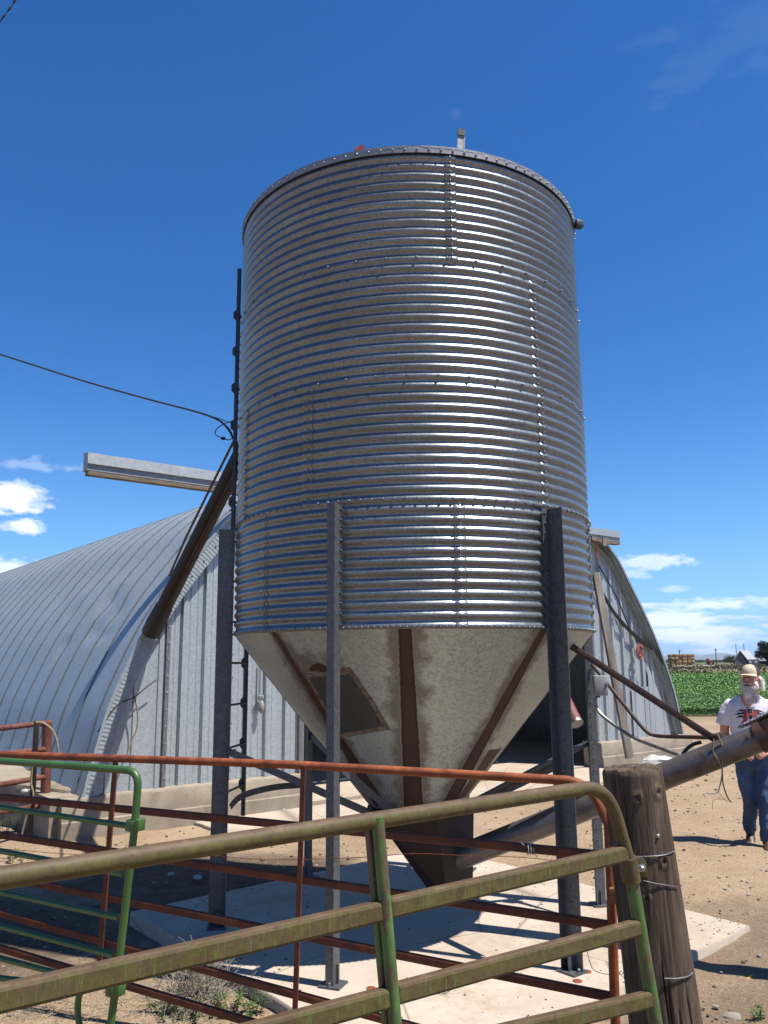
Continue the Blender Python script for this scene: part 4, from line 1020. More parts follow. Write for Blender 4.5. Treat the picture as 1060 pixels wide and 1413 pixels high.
# wooden post
def post():
    T, B = at(872, 1060, 3.50), at(918, 1413, 3.50); ax = (B-T).normalized(); Bt = T+ax*((T.z+.16)/-ax.z)
    L = (Bt-T).length; n, seg = 150, 160; x = ax.cross(Vector((0, 1, 0))).normalized(); y = ax.cross(x)
    if y.y > 0: y = -y
    mb = MB(); vs = []
    cracks = [(random.uniform(0, 2*math.pi), random.uniform(.004, .016), random.uniform(.012, .035), random.uniform(0, .6), random.uniform(.7, 1.3)) for _ in range(46)]
    for i in range(n+1):
        f = i/n; R0 = .118+.030*f
        for k in range(seg):
            a = 2*math.pi*k/seg; g = R0+.0035*noise.noise(Vector((math.cos(a)*1.4, math.sin(a)*1.4, f*3)))+.0018*noise.noise(Vector((math.cos(a)*22, math.sin(a)*22, f*4)))+.0009*noise.noise(Vector((math.cos(a)*60, math.sin(a)*60, f*9)))
            for (ca, dp, wd, f0_, f1_) in cracks:
                if f0_ < f < f1_:
                    da = abs((a-ca-.05*noise.noise(Vector((ca*9, 0, f*6)))+math.pi) % (2*math.pi)-math.pi)
                    if da < wd: g -= dp*(1-da/wd)*min(1, (f-f0_)*8, (f1_-f)*8)
            for (kf, ka, kr) in ((.055, 1.02, .020), (.062, 1.80, .016), (.22, 1.20, .018), (.30, 1.9, .014)):
                dk_ = math.hypot((f-kf)*L, (a-ka)*g)/kr
                if dk_ < 2: g += .006*math.exp(-(dk_-1)**2*6)-.010*math.exp(-dk_*dk_*5)
            if i == 0: g -= .006
            vs.append(T+ax*(L*f+(.010*noise.noise(Vector((math.cos(a)*3, math.sin(a)*3, 0))) if i == 0 else 0))+(x*math.cos(a)+y*math.sin(a))*g)
    mb.add(vs, [(i*seg+k, i*seg+(k+1) % seg, (i+1)*seg+(k+1) % seg, (i+1)*seg+k) for i in range(n) for k in range(seg)])
    c = len(mb.v); rings = 8; tv = []
    for j in range(rings, 0, -1):
        rr = j/rings*.985
        for k in range(seg):
            v = Vector(vs[k]); q = T+(v-T)*rr; cr_ = noise.noise(Vector((q.x*40, q.y*40, 3)))
            q = q+ax*(-.004+.006*cr_*(rr < .97)+.006*(math.sin(k/seg*2*math.pi*9+3*noise.noise(Vector((rr*3, 0, 0)))) > .93)); tv.append(q)
    mb.add(tv+[T-ax*.002], [(j*seg+k, j*seg+(k+1) % seg, (j+1)*seg+(k+1) % seg, (j+1)*seg+k) for j in range(rings-1) for k in range(seg)]+[((rings-1)*seg+k, (rings-1)*seg+(k+1) % seg, rings*seg) for k in range(seg)])
    mb.add([vs[k] for k in range(seg)]+tv[:seg], [(k, (k+1) % seg, seg+(k+1) % seg, seg+k) for k in range(seg)])
    t = NT('weathered_post')
    g1_ = t.noise(30, (1, 1, .075), 8, .74, .7); g2_ = t.noise(9, (1, 1, .12), 6, .65); g3_ = t.noise(90, (1, 1, .04), 4, .6)
    c = t.ramp(g1_, [(.28, (.034, .019, .012)), (.44, (.095, .064, .044)), (.60, (.20, .145, .10)), (.8, (.34, .275, .21))])
    c = t.mix(t.ramp(g2_, [(.4, 0), (.7, .5)]), c, (.22, .165, .125))
    c = t.mix(t.ramp(g3_, [(.3, .7), (.45, 0.0)]), c, (.03, .02, .014))
    t.set(c, .9, 0, t.math('ADD', g1_, t.math('MULTIPLY', g3_, .7)), 1.0, .008, .25)
    pt = thing('wooden_post', (Bt.x, Bt.y, -.1), 'thick weathered round timber post with grain cracks at the gate hinge', 'post')
    mb.build('timber', t.m, pt, sharp=60)
    # wires and nails
    def surf(px, py, extra=.003):
        q = ray(px, py); o_ = Vector((0, 0, EYE)); 
        for i in range(3000):
            d = 3.1+i*.0003; P = o_+q*(d/q.y); f = (P-T).dot(ax)/L; rr = (P-T-ax*(P-T).dot(ax)).length
            if rr < .118+.030*f+extra: return P
        P = o_+q*(3.5/q.y); return P
    for pts, r_ in (([(862, 1180), (880, 1182), (905, 1181), (920, 1179), (931, 1174)], .0022), ([(888, 1215), (905, 1219), (925, 1222), (935, 1224)], .0018), ([(917, 1350), (935, 1350), (950, 1347), (956, 1342)], .0026)):
        w2 = MB(); w2.tube(cr([surf(x, y, .006) for x, y in pts], 5), r_, 6); w2.build('wrapped_wire', M['wire'], pt)
    bb = MB(); 
    bolt(bb, surf(908, 1153), Vector((0, -1, 0)), .006, .008); bb.build('nail', M['bolt'], pt)
    hb = MB(); c0 = surf(885, 1197, .008); hb.box(c0+Vector((0, .004, 0)), (.045, .012, .075), None, .003); hp = hb.build('hinge_plate', M['worn'], pt)
    bb = MB(); bolt(bb, c0+Vector((0, -.004, 0)), Vector((0, -1, 0)), .011, .016); bb.build('hinge_bolt', M['bolt'], hp)
    wl = MB(); 
    for pts in ([(810, 1312), (815, 1330), (822, 1340), (845, 1345), (858, 1340)], [(854, 1300), (862, 1330), (858, 1345), (850, 1338), (862, 1350)]):
        wl.tube(cr([at(x, y, 3.9) for x, y in pts], 6), .0016, 5)
    o = wl.build('loose_wire', M['rust_dark']); tag(o, 'tangled thin fence wire hanging between the rusty gate and the post', 'wire')
post()

# corral panel, far left
ca, cb = atz(0, 1004, 1.15), atz(70, 996, 1.15); CP, CN = plane_of(ca, cb)
if CN.y > 0: CN = -CN
def g4(x, y, off=0): return onp(x, y, CP+CN*off, CN)
G4 = thing('corral_panel', g4(62, 1148), 'low reddish brown pipe corral panel in front of the concrete block at far left', 'corral panel')
b = MB(); e = g4(62, 1150); tpp = g4(65, 998); b.tube([e+Vector((0, 0, -.1)), tpp], .055, 16); b.build('end_post', M['corral'], G4)
for x0, y0, x1, y1 in ((0, 1005, 70, 997), (0, 1041, 62, 1034), (0, 1083, 62, 1072), (0, 1121, 62, 1111)):
    A, B = g4(x0, y0), g4(x1, y1); A = A+(A-B)*2.0; b = MB(); b.tube([A, B], .030, 12); b.build('rail', M['corral'], G4)
b = MB(); b.bar(at(51, 994, 8.6), at(42, 1153, 8.9), .055, .04, bev=.006); o = b.build('upright_stick', mottled('dark_stick', (.05, .035, .025), (.12, .085, .06), 8, (1, 1, .2), .9)); tag(o, 'dark narrow wooden stake leaning on the brown corral rails at far left', 'stake')
b = MB(); b.tube(cr([at(50, 997, 8.5), at(60, 998, 8.5), at(70, 1005, 8.5), at(77, 1017, 8.5), at(80, 1032, 8.5), at(80, 1042, 8.5)], 6), .012, 8); b.tube(cr([at(45, 1055, 8.45), at(43, 1080, 8.45), at(46, 1098, 8.45), at(38, 1120, 8.45), at(33, 1140, 8.45), at(30, 1152, 8.45)], 6), .011, 8)
o = b.build('rope', M['twine']); tag(o, 'pale rope looped over the corral panel and dark stake', 'rope')
b = MB(); b.ell(at(34, 1092, 8.3), (.035, .02, .022)); o = b.build('ear_tag', M['paper']); tag(o, 'small white insulator knob near the corral rope', 'insulator')

# broken concrete block
def rough_block(name, pts, z0, z1, label):
    bm = bmesh.new(); bot = [bm.verts.new((p.x, p.y, z0)) for p in pts]; topv = [bm.verts.new((p.x, p.y, z1[i])) for i, p in enumerate(pts)]
    n = len(pts); bm.faces.new(bot[::-1]); bm.faces.new(topv)
    for i in range(n): bm.faces.new((bot[i], bot[(i+1) % n], topv[(i+1) % n], topv[i]))
    bmesh.ops.bevel(bm, geom=bm.edges[:], offset=.03, segments=2, profile=.5, affect='EDGES')
    bmesh.ops.triangulate(bm, faces=bm.faces[:]); bmesh.ops.subdivide_edges(bm, edges=bm.edges[:], cuts=3, use_grid_fill=True); bmesh.ops.subdivide_edges(bm, edges=bm.edges[:], cuts=2, use_grid_fill=True)
    bm.normal_update()
    for v in bm.verts: v.co += v.normal*(.022*fbm(v.co, 4.5, 5)+.012*fbm(v.co+Vector((5, 5, 5)), 16, 3))
    mb = MB(); bm.verts.index_update(); mb.add([v.co.copy() for v in bm.verts], [[v.index for v in f.verts] for f in bm.faces]); bm.free()
    o = mb.build(name, M['found'], sharp=50); tag(o, label, 'concrete block'); return o
k1 = atz(88, 1156, -.12); k0 = atz(-140, 1120, -.12); bk = (k1-k0).normalized(); bn = Vector((-bk.y, bk.x, 0))
rough_block('concrete_block', [k0, k1, k1+bn*.35+bk*.16, k1+bn*.85+bk*.1, k0+bn*.95], -.2, [.42, .40, .38, .42, .5], 'broken sunlit concrete block at the left foot of the arched barn')

# ------------------------------------------------------------------ small stones, litter, dung
def stone(mb, c, r, seed):
    bm = bmesh.new(); bmesh.ops.create_icosphere(bm, subdivisions=1 if r < .03 else 2, radius=1)
    sx, sy, sz = (random.uniform(.7, 1.3), random.uniform(.7, 1.2), random.uniform(.35, .75)); R = Matrix.Rotation(random.uniform(0, 6.28), 3, 'Z')
    vs = [Vector(c)+R @ (Vector((v.co.x*sx, v.co.y*sy, v.co.z*sz))*r*(1+.25*noise.noise(v.co*1.7+Vector((seed, 0, 0))))) for v in bm.verts]
    bm.verts.index_update(); mb.add(vs, [[v.index for v in f.verts] for f in bm.faces]); bm.free()
def inpad(x, y):
    v = Vector((x, y, 0)); e1 = (pb-pc); e2 = (pa-pc); q = v-Vector((pc.x, pc.y, 0))
    u_ = q.dot(e1)/e1.length_squared; w_ = q.dot(e2)/e2.length_squared; return -.01 < u_ < 1.01 and -.01 < w_ < 1.01
def ahead(x, y, m_=.3):   # in front of the barn's end wall
    return (Vector((x, y, 0))-QL).dot(NF) > m_
gv = MB(); g2_ = MB()
for i in range(420):
    u_, w_ = random.random(), random.random()
    if random.random() < .7: u_ = random.choice([u_*.12, 1-u_*.12]) if random.random() < .5 else u_; w_ = w_*.1 if random.random() < .3 else w_
    p = pc+(pb-pc)*u_+(pa-pc)*w_; stone(random.choice([gv, g2_]), (p.x, p.y, .002), random.choice([.003, .004, .006, .009]), i)
for i in range(5200):
    d = 3.2+14*random.random()**1.6; x = random.uniform(-.62, .62)*d
    if inpad(x, d) or (not ahead(x, d) and x < 6): continue
    r = random.choice([.004, .006, .008, .010, .014])*(1+d*.05)
    stone(gv if random.random() < .6 else g2_, (x, d, gz(x, d)+r*.25), r, i)
o = gv.build('gravel', M['rock'], sharp=None, smooth=False); tag(o, 'scattered pale gravel over the dirt yard', 'gravel', kind='stuff')
o = g2_.build('soil_clods', mottled('soil_clod', (.10, .07, .045), (.22, .16, .11), 8, rough=.95), smooth=False); tag(o, 'small dark soil clods scattered over the dirt yard', 'soil', kind='stuff')
for px, py, r, mt, lab in ((273, 1211, .055, 'rock_white', 'pale rounded stone on dark soil left of the pad'), (345, 1122, .09, 'rock_red', 'reddish stone on the ground under the ladder'), (376, 1110, .06, 'rock', 'tan stone lying just right of the reddish stone'),
                       (392, 1118, .05, 'rock', 'small tan stone near the foot of the barn wall'), (236, 1206, .03, 'rock_white', 'small pale stone left of the rounded stone'), (1010, 1404, .05, 'rock', 'grey stone at the lower right on the soil')):
    p = atz(px, py, -.06); b = MB(); stone(b, p, r, px); o = b.build('stone', M[mt]); tag(o, lab, 'stone', 'loose stones in the yard')
dk = mottled('dark_dung', (.025, .018, .012), (.06, .042, .03), 20, rough=.95)
for i, (px, py, r, lab) in enumerate(((1045, 1385, .11, 'dark dung clump at the right edge of the frame'), (966, 1390, .07, 'dark dung clump beside the base of the wooden post'), (1000, 1398, .05, 'small dark clump between the two larger dung clumps'), (970, 1212, .05, 'small dark clod on the dirt right of the post, higher up'))):
    p = atz(px, py, -.09); b = MB()
    for k in range(34): stone(b, p+Vector((random.gauss(0, r*.7), random.gauss(0, r*.5), random.uniform(-r*.15, r*.08))), r*random.uniform(.12, .3), k)
    o = b.build('dung_clump', dk); tag(o, lab, 'dung', 'dung clumps on the dirt')
def crumple(name, px, py, z, r, mt, lab, cat):
    p = atz(px, py, z); bm = bmesh.new(); bmesh.ops.create_icosphere(bm, subdivisions=3, radius=1)
    vs = [p+Vector((v.co.x*r[0], v.co.y*r[1], max(-.02, v.co.z*r[2])))*1+v.co*.35*r[2]*noise.noise(v.co*3+Vector((px, 0, 0))) for v in bm.verts]
    bm.verts.index_update(); mb = MB(); mb.add(vs, [[v.index for v in f.verts] for f in bm.faces]); bm.free(); o = mb.build(name, M[mt], sharp=25); tag(o, lab, cat)
crumple('litter_bag', 908, 1052, -.08, (.42, .16, .12), 'paper', 'crumpled white sack on the dirt behind the wooden post', 'sack')
crumple('paper_scrap', 1001, 1059, -.09, (.07, .04, .09), 'paper', 'small white paper scrap on the dirt under the hanging twine', 'litter')
b = MB(); A = atz(1030, 1353, -.07); B = atz(1037, 1346, -.06); b.bar(A, B, .015, .008); o = b.build('plastic_strip', M['yellow']); tag(o, 'short bright yellow plastic strip lying on the dirt', 'litter')
for px, py, lab in ((512, 1364, 'round rusty survey disc set in the pad near the front leg'), (797, 1354, 'round rusty disc on the pad nearest the front right leg'), (810, 1341, 'round rusty disc on the pad right of the front right leg')):
    p = atz(px, py, .001); b = MB(); b.lathe([(.028, 0), (.026, .004)], p, 20); o = b.build('anchor_disc', M['rust_pipe']); tag(o, lab, 'disc', 'rusty discs set in the pad')

# ------------------------------------------------------------------ weeds
def leafq(mb, p, d, L, w_, droop=.3):
    d = Vector(d).normalized(); sd = d.cross(Vector((0, 0, 1))); sd = sd.normalized() if sd.length > .01 else Vector((1, 0, 0))
    a = p; m1 = p+d*L*.5; t_ = p+d*L+Vector((0, 0, -droop*L))
    mb.add([a, m1-sd*w_/2, t_, m1+sd*w_/2], [(0, 1, 2, 3)])
def weed(px, py, n, L, lab, z=-.09, cat='weed', spread=.1, mat='leaf'):
    c = atz(px, py, z); r = thing('weed', c, lab, cat, 'weeds sprouting around the gates'); st = MB(); lv = MB()
    for i in range(n):
        a = random.uniform(0, 6.28); b0 = c+Vector((math.cos(a), math.sin(a), 0))*random.uniform(0, spread); h = L*random.uniform(.4, .95)
        tip = b0+Vector((math.cos(a)*h*.45, math.sin(a)*h*.45, h)); st.tube([b0, b0.lerp(tip, .5)+Vector((0, 0, h*.08)), tip], [.003, .0022, .001], 5)
        for k in range(16):
            t_ = .15+.85*k/15; p = b0.lerp(tip, t_); an = k*2.4+i; leafq(lv, p, (math.cos(an), math.sin(an), .55), h*.42*random.uniform(.7, 1.2), .010, .35)
    st.build('stem', M[mat], r); lv.build('leaves', M[mat], r)
weed(322, 1391, 9, .16, 'fresh green leafy weed growing at the pad edge beside the dead bush', -.08, spread=.09)
weed(352, 1398, 6, .14, 'smaller green weed right of the leafy weed at the pad edge', -.08, spread=.05)
weed(222, 1399, 8, .13, 'green weed between the green gate foot and the dead bush', -.09, spread=.1)
weed(255, 1410, 8, .10, 'greyish green weed tuft below the dead bush', -.09, spread=.14)
weed(305, 1410, 7, .10, 'greyish green weed tuft at the bottom edge under the rusty rail', -.09, spread=.14)
weed(18, 1190, 10, .12, 'green grass tuft at the left edge behind the green gate rails', -.09, spread=.22)
weed(6, 1148, 10, .2, 'green weed against the concrete block at the left edge', -.09, spread=.2)
weed(52, 1143, 8, .2, 'green weed at the foot of the corral end post', -.09, spread=.15)
weed(1052, 1410, 8, .10, 'green grass tuft at the lower right corner', -.09, spread=.08)
db = thing('dead_bush', atz(268, 1385, -.09), 'tangled dry grey leafless bush beside the pad under the front gate', 'bush'); tw = MB(); c = atz(268, 1385, -.09)
for i in range(210):
    a = random.uniform(0, 6.28); e_ = random.uniform(.15, 1.35); L = random.uniform(.12, .30); p = c+Vector((random.gauss(0, .07), random.gauss(0, .06), random.uniform(0, .06))); d = Vector((math.cos(a)*math.cos(e_), math.sin(a)*math.cos(e_), math.sin(e_)))
    pts = [p]
    for k in range(4): d = (d+Vector((random.gauss(0, .35), random.gauss(0, .35), random.gauss(0, .25)))).normalized(); pts.append(pts[-1]+d*L/4)
    tw.tube(cr(pts, 3), .0018, 4)
    for k in range(2):
        q = pts[2+k]; d2 = (d+Vector((random.gauss(0, .8), random.gauss(0, .8), random.gauss(0, .6)))).normalized(); tw.tube([q, q+d2*L*.4], .0012, 4)
tw.build('twigs', M['dry'], db)
ds = MB(); c = atz(614, 1372, 0)
for dx, dy, dz in ((-.01, 0, .13), (.03, .01, .1), (-.05, 0, .07), (.06, 0, .04), (.1, 0, .05), (-.08, 0, .03)):
    ds.tube(cr([c, c+Vector((dx*.5, dy, dz*.6)), c+Vector((dx, dy, dz))], 4), .0016, 4)
o = ds.build('dry_weed', M['dry']); tag(o, 'spindly dry weed stalk growing from the pad crack in front of the hopper', 'weed')
# dry grass litter along the pad corner
gr = MB()
for i in range(2600):
    px, py = random.choice([(random.gauss(60, 70), random.gauss(1395, 12)), (random.gauss(290, 60), random.gauss(1400, 8)), (random.gauss(880, 60), random.gauss(1405, 12)), (random.uniform(940, 1060), random.uniform(1180, 1410)), (random.gauss(170, 60), random.gauss(1300, 30))])
    p = atz(px, py, -.085)
    if inpad(p.x, p.y): continue
    a = random.uniform(0, 6.28); L = random.uniform(.02, .06); e_ = random.uniform(-.05, .5)
    q = p+Vector((math.cos(a)*math.cos(e_), math.sin(a)*math.cos(e_), math.sin(e_)))*L; gr.tube([p, q], .0011, 3, cap=False)
o = gr.build('straw', M['dry'], smooth=False); tag(o, 'loose dry straw littering the dirt', 'straw', kind='stuff')

# ------------------------------------------------------------------ crop field and distance
FLD = mottled('crop_green', (.030, .075, .014), (.060, .130, .025), .5, rough=.8, det=8)
def field():
    mb = MB(); xs = np.arange(0, 1.0001, 1/60); ys = np.concatenate([np.arange(29.5, 45, .5), np.arange(45, 90, 1.5)]); vs = []
    for y in ys:
        for f in xs:
            x = (4+.05*y)+(.9*y)*f; h = .10+.08*noise.noise(Vector((x*.8, y*.8, 0))); h = h if y > 30 else -.1
            vs.append((x, y, h))
    n = len(xs); mb.add(vs, [(j*n+i, j*n+i+1, (j+1)*n+i+1, (j+1)*n+i) for j in range(len(ys)-1) for i in range(n-1)])
    o = mb.build('crop_field', FLD, loc=(0, 0, 0)); tag(o, kind='structure')
    t1 = mottled('crop_leaf', (.065, .22, .022), (.14, .37, .04), .9, rough=.55, det=6); t2 = mottled('crop_leaf_pale', (.18, .34, .07), (.30, .44, .14), 2, rough=.55)
    a, b_ = MB(), MB()
    for i in range(115000):
        y = 29.2+60*random.random()**2.2; x = random.uniform(.30*y-1, .62*y+1)
        top_ = .45+.28*noise.noise(Vector((x*.5, y*.35, 9)))+.12*noise.noise(Vector((x*2, y*2, 1)))
        if y < 31: top_ *= .45+.55*(y-29.2)/1.8
        z = -.05+(top_+.05)*math.sqrt(random.random()) if y < 33 else top_*random.uniform(.6, 1.05)
        L = random.uniform(.04, .095)*(1+(y-29)/32); an = random.uniform(0, 6.28); e_ = random.uniform(-.3, 1.2)
        tgt = b_ if random.random() < .14 else a
        d = Vector((math.cos(an)*math.cos(e_), math.sin(an)*math.cos(e_), math.sin(e_))); leafq(tgt, Vector((x, y, z)), d, L, L*random.uniform(.35, .7), .25)
    for nm, mb_, t_, lab in (('crop_leaves', a, t1, 'dense dark green leafy crop filling the field behind the man'), ('pale_crop_leaves', b_, t2, 'paler leaves and flower heads in the green crop field')):
        o = mb_.build(nm, t_, smooth=False, loc=(0, 0, 0)); tag(o, lab, 'crop', kind='stuff')
field()
# weeds along the field edge and the dry pasture beyond
we = MB()
for i in range(9000):
    y = 88+230*random.random()**1.5; x = random.uniform(.32*y, .55*y); h = random.uniform(.2, .8)*(1 if noise.noise(Vector((x*.03, y*.03, 0))) > -.1 else .4)
    leafq(we, Vector((x, y, -.1)), (random.uniform(-.4, .4), random.uniform(-.4, .4), 1), h, h*.9, .1)
o = we.build('pasture_weeds', mottled('pasture_weed', (.13, .13, .05), (.30, .25, .14), .15, rough=.95), smooth=False, loc=(0, 0, 0)); tag(o, 'dry brown and green weeds on the pasture beyond the crop', 'weeds', kind='stuff')
rk = MB()
for i in range(60):
    y = random.uniform(200, 225); px = random.choice([random.gauss(935, 8), random.gauss(955, 10), random.gauss(975, 5)]); q = ray(px, 915); x = q.x/q.y*y; stone(rk, (x, y, .2), random.uniform(.2, .6), i)
o = rk.build('rubble', M['rock'], smooth=False); tag(o, 'row of pale broken rubble beyond the green field', 'rubble', kind='stuff')
# steel fence post at the field corner, distant stub
b = MB(); p = atz(940, 992, -.1); b.bar(p, Vector((p.x, p.y, .78)), .09, .09); b.box((p.x+.07, p.y, .60), (.06, .05, .05)); o = b.build('field_post', M['black'], smooth=False); tag(o, 'dark short fence post at the corner of the green field beside the barn', 'post')
b = MB(); p = at(973, 928, 95); b.box((p.x, p.y, .35), (.3, .3, .7), None, .05); b.box((p.x+.2, p.y, .15), (.3, .3, .4), None, .05); o = b.build('valve_stand', M['black'], smooth=False); tag(o, 'small dark irrigation valve stand beyond the green crop', 'valve')
# hay stack
def hay():
    dist = 230; g = []
    x0 = ray(923, 905); x1 = ray(957, 905); xa, xb = x0.x/x0.y*dist, x1.x/x1.y*dist
    w_ = (xb-xa)/7
    first = None
    for layer in range(4):
        for i in range(7):
            for row in range(2):
                bb = MB(); cx_ = xa+w_*(i+.5); bb.box((cx_+random.uniform(-.05, .05), dist+row*1.6+random.uniform(-.15, .1)+(0 if i > 3 else -1.2), 0.45+layer*.86), (w_*.96, 1.5, .82), None, .12)
                if layer == 3 and i in (0,) and row == 0: continue
                o = bb.build('hay_bale', M['hay'], sharp=50)
                lv_ = ('bottom', 'second', 'third', 'top')[layer]; ps_ = ('at the left end', 'second from the left', 'third from the left', 'in the middle', 'third from the right', 'second from the right', 'at the right end')[i]
                tag(o, f'hay bale in the {lv_} layer {ps_} of the far stack, {"front" if row == 0 else "back"} row', 'hay bale', 'bales in the distant hay stack')
hay()
def house():
    d = 300; q0 = ray(1012, 905); q1 = ray(1030, 905); q2 = ray(1050, 905); f = lambda q: q.x/q.y*d
    xa, xb, xc = f(q0), f(q1), f(q2); h = thing('farmhouse', (xa, d, 0), 'distant grey farmhouse with pale metal roof near the horizon', 'house')
    zc = 1.6; zp = 4.9; wallm = mottled('dark_siding', (.10, .12, .15), (.16, .18, .21), 1, rough=.8)
    xm = (xa+xb)/2
    b = MB(); b.prism([(xa+.4, d, -.1), (xb-.4, d, -.1), (xb-.4, d, zc), (xm, d, zp-.3), (xa+.4, d, zc)], (9, 14, 0)); b.build('wall', wallm, h, smooth=False)
    b = MB(); b.prism([(xa-.3, d-.5, zc-.2), (xm, d-.5, zp), (xm, d-.5, zp+.3), (xa-.3, d-.5, zc+.1)], (9.6, 15, 0)); b.prism([(xb+.3, d-.5, zc-.2), (xm, d-.5, zp), (xm, d-.5, zp+.3), (xb+.3, d-.5, zc+.1)], (9.6, 15, 0)); b.build('roof', M['white_trim'], h, smooth=False)
    b = MB(); b.box(((xb+xc)/2+1, d+2, .9), (xc-xb+1, 4, 2), None); b.build('side_wing', wallm, h, smooth=False)
    for x in (xb+1.2, xb+3.2): b = MB(); b.box((x, d-.02, 1.0), (.9, .12, .8)); b.build('window', M['paper'], h, smooth=False)
    for px in (1026, 1037):
        q = f(ray(px, 900)); b = MB(); b.tube([(q, d+6, 3.5), (q, d+6, 7.6)], .12, 6); b.build('chimney_pipe', M['leg'], h)
    s = MB(); qa, qb = f(ray(1048, 905)), f(ray(1085, 905)); sh = thing('low_shed', (qa, d, 0), 'low distant white roofed shed at the right edge of the horizon', 'shed')
    s.box(((qa+qb)/2, d+3, .6), (qb-qa, 6, 1.4)); s.build('wall', wallm, sh, smooth=False); s = MB(); s.prism([(qa-.3, d-.3, 1.3), (qb+.3, d-.3, 1.3), (qb+.3, d+3, 2.4), (qa-.3, d+3, 2.4)], (0, 0, .15)); s.build('roof', M['white_trim'], sh, smooth=False)
house()
def tree(px, d, hgt, wdt, lab, seed):
    random.seed(seed); q = ray(px, 905); x = q.x/q.y*d; t_ = thing('tree', (x, d, -.1), lab, 'tree')
    b = MB(); b.tube([(x, d, -.1), (x+.2, d, hgt*.35), (x-.1, d, hgt*.6)], [.45, .32, .15], 10)
    for k in range(6): a = k*1.05; b.tube([(x, d, hgt*.3), (x+math.cos(a)*wdt*.25, d+math.sin(a)*wdt*.25, hgt*.6)], [.2, .06], 6)
    b.build('trunk', M['boot'], t_)
    cl = [(random.uniform(-.42, .42)*wdt, random.uniform(-.4, .4)*wdt, hgt*(.30+.62*random.random()), random.uniform(.12, .24)*wdt) for _ in range(16)]
    lf = MB()
    for i in range(5200):
        cx_, cy_, cz_, r = random.choice(cl); v = Vector((random.gauss(0, 1), random.gauss(0, 1), random.gauss(0, 1))).normalized()*r*random.random()**.35
        leafq(lf, Vector((x+cx_+v.x, d+cy_+v.y, cz_+v.z*.8)), (random.uniform(-1, 1), random.uniform(-1, 1), random.uniform(-.6, .8)), .38, .3)
    lf.build('crown', mottled('tree_leaf', (.025, .055, .014), (.05, .10, .024), .6, rough=.7), t_, smooth=False)
tree(1058, 190, 5.6, 6.4, 'round dark green tree at the right edge of the horizon', 3)
tree(1012, 420, 3.2, 9, 'low distant bushy tree left of the farmhouse', 4)
for px, hh, lab in ((988, 6.0, 'tall dark utility pole on the horizon left of the farmhouse'), (938, 5.6, 'utility pole rising just behind the hay stack')):
    q = ray(px, 905); d = 310; x = q.x/q.y*d; p_ = thing('utility_pole', (x, d, -.1), lab, 'utility pole', 'distant utility poles'); b = MB(); b.tube([(x, d, -.1), (x, d, hh)], .16, 8); b.build('pole', M['black'], p_); b = MB(); b.box((x, d, hh-.5), (1.4, .15, .15)); b.build('cross_arm', M['black'], p_, smooth=False)
q = ray(979, 905); d = 340; x = q.x/q.y*d; tr = thing('tractor', (x, d, 0), 'tiny red farm tractor on the horizon left of the farmhouse', 'tractor')
b = MB(); b.box((x, d, 1.2), (2.4, 1.2, .9), None, .1); b.box((x-.7, d, 2.0), (.9, 1.1, .9), None, .1); b.build('body', M['red_paint'], tr, smooth=False)
for dx, r in ((-.9, .8), (1.0, .5)): b = MB(); b.tube([(x+dx, d-.8, r-.1), (x+dx, d-.4, r-.1)], r, 16); b.build('wheel', M['black'], tr)
# hills and a tree line far off
h = MB(); vs = []; n = 240
for i in range(n+1):
    a = rad(-40+100*i/n); R = 16000; ht = 95+75*noise.noise(Vector((i*.07, 0, 2)))+35*noise.noise(Vector((i*.3, 0, 5)))
    for rr, zz in ((R-900, -5), (R-300, ht*.7), (R, ht), (R+1500, -5)): vs.append((math.sin(a)*rr, math.cos(a)*rr, zz))
h.add(vs, [(i*4+k, i*4+k+1, i*4+5+k, i*4+4+k) for i in range(n) for k in range(3)]); o = h.build('hills', mottled('hill_scrub', (.13, .13, .09), (.20, .18, .13), .002, rough=.95), loc=(0, 0, 0)); tag(o, kind='structure')
tl = MB()
for i in range(4200):
    a = random.uniform(.30, .55); d = random.uniform(600, 760); hgt = 1.2+1.7*max(0, noise.noise(Vector((a*60, 0, 0)))); leafq(tl, Vector((a*d, d, random.uniform(0, hgt))), (random.uniform(-1, 1), random.uniform(-1, 1), random.uniform(0, 1)), 1.6, 1.3, .2)
o = tl.build('tree_line', mottled('far_trees', (.03, .055, .02), (.06, .09, .03), .05, rough=.9), smooth=False, loc=(0, 0, 0)); tag(o, 'faint dark tree line along the far horizon', 'tree line', kind='stuff')
hz = MB(); hz.box((0, 0, 107), (38000, 38000, 234)); o = hz.build('haze', None, smooth=False, loc=(0, 0, 0)); tag(o, kind='stuff')
hm_ = bpy.data.materials.new('haze'); hm_.use_nodes = True; hn = hm_.node_tree; hn.nodes.clear(); ho = hn.nodes.new('ShaderNodeOutputMaterial'); hv = hn.nodes.new('ShaderNodeVolumePrincipled')
hv.inputs['Density'].default_value = 5.5e-5; hv.inputs['Color'].default_value = (.62, .78, 1.0, 1); hv.inputs['Anisotropy'].default_value = .2; hn.links.new(hv.outputs[0], ho.inputs['Volume']); o.data.materials.append(hm_)

